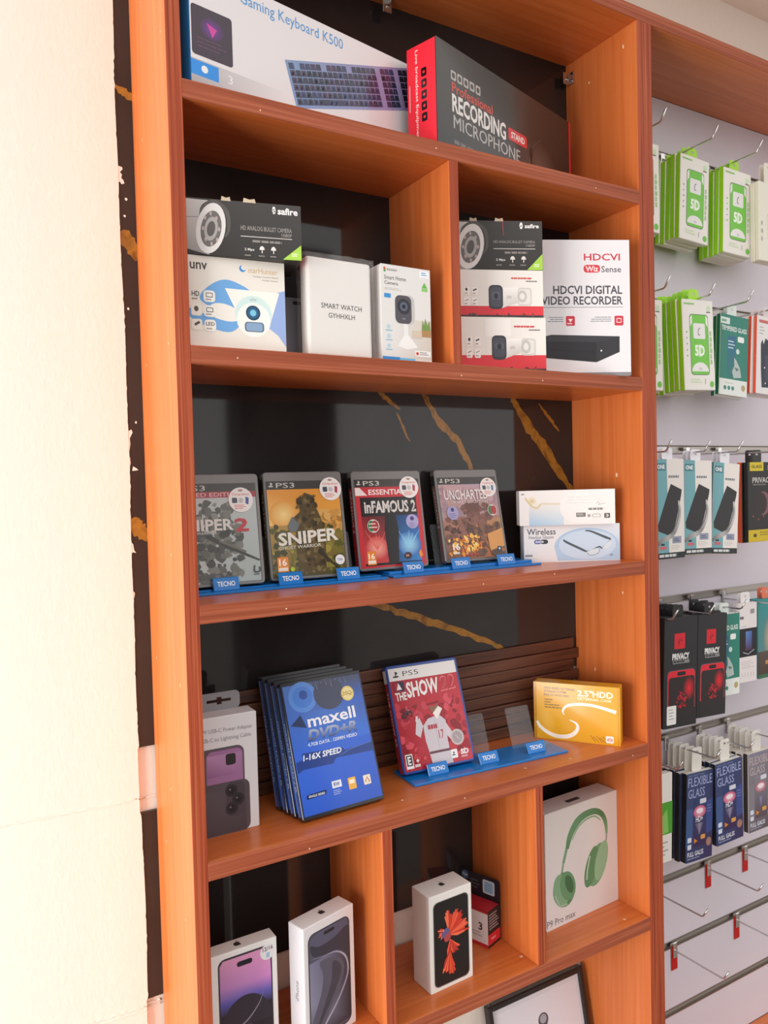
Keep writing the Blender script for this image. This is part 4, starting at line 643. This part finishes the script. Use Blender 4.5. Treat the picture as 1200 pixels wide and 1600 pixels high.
def maxell(i, label):
    w, h, d = .133, .1875, .0128; x, y, lean = .1443 - .0036 * i, .0345 + .0182 * i, .3349 - .024 * i
    t = thing('disc_case', label, 'disc case', (x, y, ZD + d * math.sin(lean) + .0002), .0537 + .003 * i, lean, 'leaning blank disc cases')
    link('case', prism_me(rr_pts(0, 0, w, h, .002), 0, d, .0008), pmat('case_black', '#26282e', .2, coat=.4), t)
    s = Art(d, h); s.G(.12, .03, .88, .97, '#5a7ab8', '#4a6aa8', '#2a55b0', '#3a62b8'); s.Rc(.12, .03, .3, .97, '#8aa4d0'); s.T('maxell DVD+R', .42, .3, .68, .8, '#d8e0f0', .01, rot=-90); s.build('spine_print', t, face_mtx('L', w, d, h), GLOSS)
    a = Art(w, h); a.Rc(.02, .03, .98, .975, '#2a4a9c'); a.G(.022, .032, .975, .5, '#5078c0', '#4a5a8c', '#3a72d8', '#3a6ad0'); a.G(.022, .5, .975, .972, '#3a6ad8', '#3464d0', '#2c58c4', '#2c5ccc')
    if i == 0:
        a.G(.25, .034, .975, .25, '#4a4f68', '#4c5268', '#3a6ad0', '#4a70c0'); a.E(.24, .13, .17, .115, '#5c90e0', 26); a.E(.24, .13, .12, .08, '#4a80d8', 24); a.E(.25, .115, .05, .035, '#2c50a0', 18); a.E(.56, .14, .19, .12, '#454a64', 24)
        a.O(.79, .165, .0108, '#e0c868', 22); a.O(.79, .165, .0092, '#f0e0a0', 20); a.T('MQ', .735, .145, .845, .185, '#b08c30', .0); a.L([(.7, .175), (.88, .165)], .0007, '#b08c30')
        a.P([(.045, .325), (.175, .258), (.225, .36)], '#2c3a64'); a.T('maxell', .245, .272, .84, .362, '#f2f2f6', .02, rise=.006); a.T('DVD+R', .212, .378, .825, .46, ['#aeb8d0', '#2c4482'], .04, .25); a.T('4.7GB DATA . 120MIN VIDEO', .20, .472, .81, .497, '#dce4f4', .02, .2)
        a.P([(.03, .59), (.11, .58), (.12, .535), (.6, .555), (.62, .58), (.975, .56), (.975, .63), (.5, .62), (.46, .655), (.1, .65), (.03, .67)], '#24408a'); a.L([(.975, .56), (.7, .58), (.55, .61)], .0007, '#5a7cc8'); a.T('1-16X SPEED', .115, .548, .585, .592, '#eef2fa', .025, .2)
        a.P([(.09, .83), (.32, .825), (.31, .855), (.08, .86)], '#16244c'); a.T('SINGLE SIDED', .105, .836, .3, .852, '#dce4f4', .02, .2); a.Rc(.395, .78, .51, .83, '#e8ecf4'); a.T('RW', .415, .79, .49, .82, '#2c4a8c', .03); a.dash(.40, .845, .51, .885, 3, '#a8bce8', .4); a.RR(.59, .785, .685, .87, .001, '#e8b048'); a.RR(.605, .80, .67, .83, .0008, '#f4e8d0'); a.RR(.78, .795, .87, .865, .001, '#e8dccc'); a.L([(.80, .845), (.83, .81), (.85, .85)], .0016, '#b06030')
        for j in range(9): a.L([(.3 + .06 * j, .034), (.31 + .06 * j, .05 + .02 * (j % 3))], [.0003, .001], '#8a90a8')
    a.build('cover_print', t, face_mtx('F', w, d, h), GLOSS)
maxell(0, 'front blue maxell DVD+R case of the leaning stack'); maxell(1, 'second maxell disc case, right behind the front one'); maxell(2, 'third maxell disc case in the leaning stack, counted from the front'); maxell(3, 'rearmost maxell disc case of the leaning stack')
g = [.341, .0905, -.055, .1340, .1685, .014, .335, ZD + .0088]; x, y, yaw, w_, h_, d_, lean, z_ = g
t = thing('game_case', 'red and white THE SHOW 22 baseball game case on the fourth shelf', 'game case', (x, y, z_), yaw, lean, 'game cases on the stands'); link('case', prism_me(rr_pts(0, 0, w_, h_, .004), 0, d_, .0012), pmat('case_blue', '#2c4c98', .18, coat=.4), t)
s = Art(d_, h_); s.Rc(.12, .04, .88, .98, '#a82838'); s.Rc(.12, .04, .88, .16, '#e8e4e4'); s.T('THE SHOW 22', .36, .24, .66, .74, '#e8d8d8', .01, rot=-90); s.build('spine_print', t, face_mtx('L', w_, d_, h_), GLOSS)
a = Art(w_, h_); a.Rc(.025, .03, .965, .978, '#b82838'); a.Rc(.025, .03, .965, .148, '#ecebea'); ps_logo(a, .11, .062, .0095, '#34343a'); a.T('PS5', .215, .066, .43, .112, '#34343a', -.005)
a.G(.028, .148, .962, .975, '#b02434', '#c02c3c', '#c83848', '#a8202e'); a.blobs(34, .03, .36, .96, .96, ['#c84050', '#a01c2c', '#d85060', '#b83040', '#8c1826'], .006, .017, 12)
a.RR(.06, .16, .205, .25, .002, '#34284a'); a.RR(.068, .166, .13, .244, .001, '#a82838'); a.P([(.1, .235), (.13, .17), (.15, .2), (.17, .235)], '#f0eeee'); a.T('THE', .065, .26, .215, .335, '#f2eeee', .03); a.T('SHOW', .225, .175, .675, .325, '#f2eeee', .035, rise=.01); a.T('22', .69, .165, .91, .31, '#e88088', .015, .1, rise=.01); a.T('22', .70, .175, .90, .30, '#c03444', 0, .1, rise=.01)
a.P([(.36, .60), (.44, .54), (.6, .52), (.68, .58), (.66, .74), (.66, .84), (.68, .975), (.4, .975), (.38, .84), (.36, .74)], '#cfc8d0'); a.P([(.36, .6), (.3, .7), (.24, .66), (.28, .54), (.33, .52), (.35, .57)], '#d4ccd2'); a.P([(.66, .58), (.74, .7), (.72, .78), (.66, .72)], '#d4ccd2'); a.Rc(.385, .84, .67, .862, '#6a3c4c'); a.E(.545, .43, .062, .068, '#8c6450', 16); a.E(.54, .385, .085, .05, '#c02838', 16); a.P([(.46, .40), (.62, .39), (.64, .41), (.46, .42)], '#8a1826'); a.L([(.53, .56), (.53, .84)], .0006, '#a8a0ac'); a.dash(.42, .60, .6, .64, 1, '#b03848', 1); a.T('17', .55, .66, .62, .74, '#b03848', .01); a.L([(.28, .55), (.3, .5)], .004, '#d8d0d4')
a.P([(.52, .50), (.61, .44), (.66, .47), (.57, .56)], '#efece8'); a.O(.795, .755, .0125, '#c8c0c0', 20); a.O(.795, .755, .0095, '#a89ca0', 18); a.L([(.77, .73), (.82, .78)], .001, '#d8d0d0'); a.blobs(6, .1, .4, .25, .5, ['#3a2430', '#54303c'], .003, .006, 4)
a.Rc(.05, .825, .145, .955, '#f0efee'); a.Rc(.06, .835, .135, .93, '#28262a'); a.T('E', .075, .845, .12, .92, '#f0efee', .04); a.O(.205, .895, .003, '#f0d8dc', 4); a.dash(.16, .925, .26, .95, 1, '#f0d8dc', 1); a.RR(.665, .86, .755, .94, .001, '#f2f0f0'); ps_logo(a, .695, .88, .006, '#4a4a50'); a.T('SD', .80, .87, .915, .92, '#f2e8ea', .05); a.dash(.8, .93, .92, .945, 1, '#e0b8bc', 1)
a.build('cover_print', t, face_mtx('F', w_, d_, h_), GLOSS)
g = [.6459, .1366, -.9524, .1493, .1012, .03, 0, ZD]; a = Art(g[3], g[4]); a.G(0, 0, 1, 1, '#e8ac20', '#e0a01c', '#e8a418', '#ecb428'); a.Rc(.0, 0, .035, 1, '#c88c18')
for i, s_ in enumerate(('HIGH SPEED EXTERNAL', 'STORAGE SYSTEM', 'FOR 2.5 INCH HDD')): a.T(s_, .125, .075 + .06 * i, .125 + (.37, .26, .30)[i], .115 + .06 * i, '#6a4a10', .03)
[a.dash(.13, .29 + .045 * i, .13 + (.1, .1, .18, .26)[i], .31 + .045 * i, 1, '#7a5a18', .9, i) for i in range(4)]; a.T('2.5"HDD', .52, .085, .925, .2, '#fbf4dc', .03); a.T('EXTERNAL CASE', .518, .215, .905, .262, '#fbf0cc', .02)
a.L([(.36, .55), (.345, .48), (.38, .4), (.46, .355), (.6, .335), (.75, .355), (.955, .425)], [.001, .0035, .0045, .005, .005, .005, .006], '#fbf8f0'); a.L([(.035, .70), (.08, .80), (.17, .89), (.28, .935), (.40, .92), (.48, .85), (.515, .76), (.50, .68), (.42, .625)], [.004, .0055, .0065, .007, .0075, .007, .006, .004, .001], '#fbf8f0')
[a.L([(.66 + .035 * i, .86 + .02 * (i % 2)), (.72 + .04 * i, .97)], .0012, '#a8701c') for i in range(5)]; a.RR(.835, .845, .925, .965, .002, '#f4f0ea'); a.T('ATA', .85, .88, .915, .935, '#c05030', .03); a.Rc(.975, 0, .985, 1, '#c88c18')
at = Art(g[3], g[5]); at.T('2.5" HDD CASE', .45, .3, .72, .6, '#f4e8c0', .01); at.P([(.02, .95), (.05, .3), (.2, .2), (.36, .9)], '#f0d088')
carton('drive_case_box', 'yellow 2.5 inch HDD external case box turned sideways', 'box', g, {'*': '#e0a420', 'T': '#d89c24'}, {'F': a, 'T': at}, pm=GLOSS)

# ================================================================== BOTTOM COMPARTMENTS
def phone_top(w, d): return apple(Art(w, d), .5, .5, .0105, '#3a3634', '#efece8')
g = [.003, .0472, .0047, .1028, .1599, .0256, 0, ZE]; a = Art(g[3], g[4]); a.RR(.195, .045, .925, 1.02, .0095, '#3c3440'); a.P([(.215, .10), (.26, .062), (.9, .062), (.908, .3), (.215, .3)], ['#c48cb0', '#d494b8', '#e49cc4', '#d48ccc', '#b080b8']); a.G(.215, .3, .908, .42, '#b080b8', '#d48ccc', '#6a62b8', '#5c58a8'); a.G(.215, .42, .908, .52, '#5c58a8', '#6a62b8', '#34303c', '#34303c'); a.Rc(.215, .52, .908, .985, '#2e2a32'); a.E(.56, .66, .34, .26, '#36303a', 30, 0, 180, 360)
a.L([(.215, .66), (.38, .66), (.56, .62), (.72, .52), (.8, .42)], [.0004, .0018, .0022, .0014, .0003], '#8a8490'); a.L([(.25, .9), (.4, .72), (.56, .66), (.7, .7)], [.0004, .0015, .002, .0004], '#a098a4'); a.RR(.445, .105, .655, .148, .003, '#241e26'); a.O(.865, .105, .0105, '#e8e4e6', 20); a.T('12/16', .80, .062, .94, .098, '#4a4850', .02, rise=.008); a.RR(.845, .11, .895, .155, .001, '#a8c4dc')
carton('phone_box', 'white phone box with purple-pink screen and 12/16 sticker', 'box', g, {'*': '#eceae8', 'T': '#efece8'}, {'F': a, 'T': phone_top(g[3], g[5])}, bev=.0015, seg=2)
g = [.1327, .0211, .2557, .0925, .1722, .0319, 0, ZE]; a = Art(g[3], g[4]); a.RR(.085, .07, .905, .955, .0105, '#3a3a44'); a.RR(.105, .08, .885, .945, .0095, '#55566a'); a.G(.105, .3, .885, .62, '#8484a0', '#3a3a46', '#34343e', '#9090a8'); a.G(.105, .62, .885, .92, '#9090a8', '#34343e', '#34343e', '#50505c')
a.P(smooth([(.115, .13), (.3, .085), (.7, .083), (.87, .1), (.878, .3), (.84, .36), (.62, .30), (.36, .29), (.16, .25)]), '#5a5a70'); a.P(smooth([(.13, .16), (.3, .20), (.6, .19), (.87, .15), (.878, .3), (.84, .36), (.62, .30), (.36, .285), (.17, .25)]), '#3c3c48')
a.P(smooth([(.3, .33), (.55, .345), (.72, .40), (.78, .48), (.70, .60), (.5, .74), (.26, .90), (.14, .93), (.12, .8), (.3, .6), (.36, .45)]), '#5c5c6c'); a.P(smooth([(.55, .38), (.68, .42), (.72, .49), (.62, .60), (.36, .78), (.18, .88), (.4, .66), (.52, .52)]), '#464652')
a.L([(.14, .27), (.36, .295), (.62, .315), (.80, .39), (.855, .50), (.80, .60), (.62, .73), (.40, .84), (.24, .935)], [.0004, .001, .0018, .0026, .003, .003, .003, .003, .0034], ['#7c7c90', '#8c8ca0', '#a0a0b4', '#b4b4c4', '#a4a4b6', '#9a9aae', '#a4a4b6', '#b0b0c0', '#c0c0d0'])
a.RR(.39, .102, .60, .128, .0024, '#26262e')
al = Art(g[5], g[4]); al.T('iPhone', .40, .44, .62, .60, '#8a8a90', .0, rot=90)
carton('phone_box', 'white phone box with grey titanium wave screen, standing in the middle', 'box', g, {'*': '#e6e4e6', 'T': '#eeecec', 'L': '#e4e4ea'}, {'F': a, 'T': phone_top(g[3], g[5]), 'L': al}, bev=.0015, seg=2)
g = [.3435, .0332, .0408, .0812, .1481, .0454, 0, ZE]; a = Art(g[3], g[4]); a.RR(.085, .075, .915, .955, .0085, '#6a6662'); a.RR(.10, .083, .90, .945, .0078, '#1e1c1c')
q = random.Random(21)
def fan(c, ang, n, L, cols, spread, wd):
    for i in range(n):
        t_ = math.radians(ang + spread * (i / (n - 1) - .5) * 2); e = L * q.uniform(.8, 1.1); m = (c[0] + .55 * e * math.cos(t_ + .12) / a.w, c[1] + .55 * e * math.sin(t_ + .12) / a.h); f = (c[0] + e * math.cos(t_) / a.w, c[1] + e * math.sin(t_) / a.h)
        a.L([c, m, f], [wd * .4, wd, wd * .5], q.choice(cols))
REDS = ['#d8402c', '#e85a3c', '#b03028', '#f07050', '#c03a30']
fan((.44, .45), -48, 26, .036, REDS, 55, .0044); fan((.36, .40), 170, 7, .014, REDS, 40, .003); fan((.46, .50), 70, 9, .028, REDS, 30, .0034); fan((.45, .62), 95, 14, .032, REDS, 24, .004); a.E(.36, .42, .09, .055, '#6a5a8a', 14, 50); a.E(.40, .47, .07, .05, '#b04a4a', 14, 50); a.O(.31, .385, .0012, '#e0c0b0', 8); fan((.5, .80), 95, 5, .010, REDS, 30, .003)
carton('phone_box', 'white phone box with red fighting fish screen', 'box', g, {'*': '#e9e5e0', 'T': '#eeeae6', 'L': '#dedad6'}, {'F': a, 'T': phone_top(g[3], g[5])}, bev=.0015, seg=2)
yaw = -1.25; fr = (.4885, .0798); g = [fr[0] - .078 * math.cos(yaw), fr[1] - .078 * math.sin(yaw), yaw, .078, .0605, .036, 0, ZE]
a = Art(g[3], g[4]); a.Rc(0, 0, 1, 1, '#e6e0de'); a.Rc(0, 0, 1, .06, '#c02c34'); a.T('3', .76, .34, .86, .56, '#4a4648', .03); a.dash(.5, .62, .9, .78, 2, '#a8a2a2', .4); a.Rc(0, .9, 1, 1, '#c82c36')
ar = Art(g[5], g[4]); ar.Rc(0, 0, 1, .64, '#2c282a'); ar.P([(0, .64), (1, .64), (1, .93), (0, .93)], '#d83038'); ar.Rc(0, .93, 1, 1, '#2a2224'); ar.dash(.1, .1, .92, .56, 6, '#b0acac', .45, 3); ar.dash(.25, .76, .75, .82, 1, '#f0b0b0', .9)
t = carton('ink_cartridge_pack', 'small black, white and red ink pack with tall black card behind the fish phone box', 'package', g, {'*': '#2c282a', 'T': '#c42c36'}, {'F': a, 'R': ar})
o = rr_pts(-.006, .0, .0785, .0985, .006); link('back_card', prism_me(o, .0362, .0370), pmat('black_card', '#26242a', .35), t)
ac = Art(.0845, .0985); ac.RR(.60, .06, .88, .30, .003, '#c8d4dc'); ac.RR(.64, .09, .84, .27, .002, '#8cb0cc'); ac.O(.17, .09, .0075, '#4a6a88', 18); ac.T('hp', .11, .055, .23, .125, '#c8d8e4', .02, .2); ac.dash(.3, .12, .55, .3, 3, '#6a6870', .3); ac.build('card_print', t, Matrix.Translation((-.006, .0360, 0)) @ face_mtx('F', 0, 0, 0, .0001), PRINT)
g = [.6003, .0636, .0511, .1821, .2019, .045, 0, ZE]; a = Art(g[3], g[4]); a.G(0, 0, 1, 1, '#e6e0dc', '#e2dcd6', '#e4dcda', '#eae6e6')
GR = '#6c9a70'
a.L([(.235, .47), (.20, .60)], .0045, '#86a888'); a.L([(.29, .34), (.235, .47)], .0065, '#7ca47e'); a.L([(.29, .36), (.33, .26), (.42, .165), (.54, .12), (.68, .12), (.78, .17), (.83, .25), (.845, .36)], [.008, .013, .015, .013, .011, .010, .009, .005], ['#5c8a60', '#6c9a70', '#6c9a70', '#5f9064', '#5a8a5e', '#4e7c54', '#6a986e', '#86ac88']); a.L([(.36, .30), (.44, .21), (.56, .165), (.68, .165), (.76, .22)], [.002, .003, .003, .003, .002], '#86b088'); a.L([(.845, .36), (.83, .44)], .003, '#8a9488')
a.E(.24, .70, .145, .155, '#5c8a62', 26, -20); a.E(.20, .70, .10, .15, '#86b08a', 24, -12); a.E(.29, .68, .10, .135, '#6c9a70', 22, -18); a.E(.31, .67, .048, .09, '#46704c', 18, -22); a.L([(.12, .72), (.18, .83), (.28, .835)], .003, '#a8c8a8')
a.E(.70, .60, .13, .19, '#76a47a', 28, 22); a.E(.62, .60, .085, .18, '#5f9064', 22, 20); a.E(.76, .58, .085, .175, '#94bc96', 22, 18); a.L([(.60, .50), (.56, .62), (.55, .70)], .003, '#c4d4c0')
a.T('P9 Pro max', .008, .915, .385, .972, '#6a6866', .0)
t = carton('headphone_box', 'white over-ear headphone box with green headphones, right bottom compartment', 'box', g, {'*': '#e2deda', 'T': '#efecea'}, {'F': a}); link('lid_tuck', box_me(.07, .012, g[4] - .0002, .1, .02, g[4] + .0012, .0003), pmat('lid_slot', '#4a4644', .6), t)
# framed certificate standing in the lowest opening
lean = .19; t = thing('certificate_frame', 'dark framed certificate leaning at the bottom of the shelf unit', 'picture frame', (.541, .0925, ZF + .004), 0, lean)
w_, h_ = .229, .326; FRM = pmat('dark_frame', '#2c2624', .3)
for nm, aa, bb in (('frame_side', (0, 0, 0), (.011, .014, h_)), ('frame_side', (w_ - .011, 0, 0), (w_, .014, h_)), ('frame_rail', (.011, 0, 0), (w_ - .011, .014, .011)), ('frame_rail', (.011, 0, h_ - .011), (w_ - .011, .014, h_))): box(nm, aa, bb, FRM, t, .002)
a = Art(w_ - .022, h_ - .022); a.Rc(0, 0, 1, 1, '#dcdae2'); a.Rc(.03, .03, .97, .97, '#e4e2ea'); a.O(.54, .17, .012, '#55535c', 18); a.O(.54, .165, .008, '#a8a6b0', 14); a.RR(.50, .2, .58, .225, .001, '#55535c'); a.dash(.34, .26, .74, .40, 5, '#9a98a4', .35, 4); a.dash(.25, .46, .75, .5, 1, '#6a6872', .8, 8); a.dash(.12, .56, .88, .85, 9, '#a8a6b0', .3, 5)
a.build('certificate_paper', t, Matrix.Translation((.011, .006, .011)) @ face_mtx('F', 0, 0, 0), PRINT)
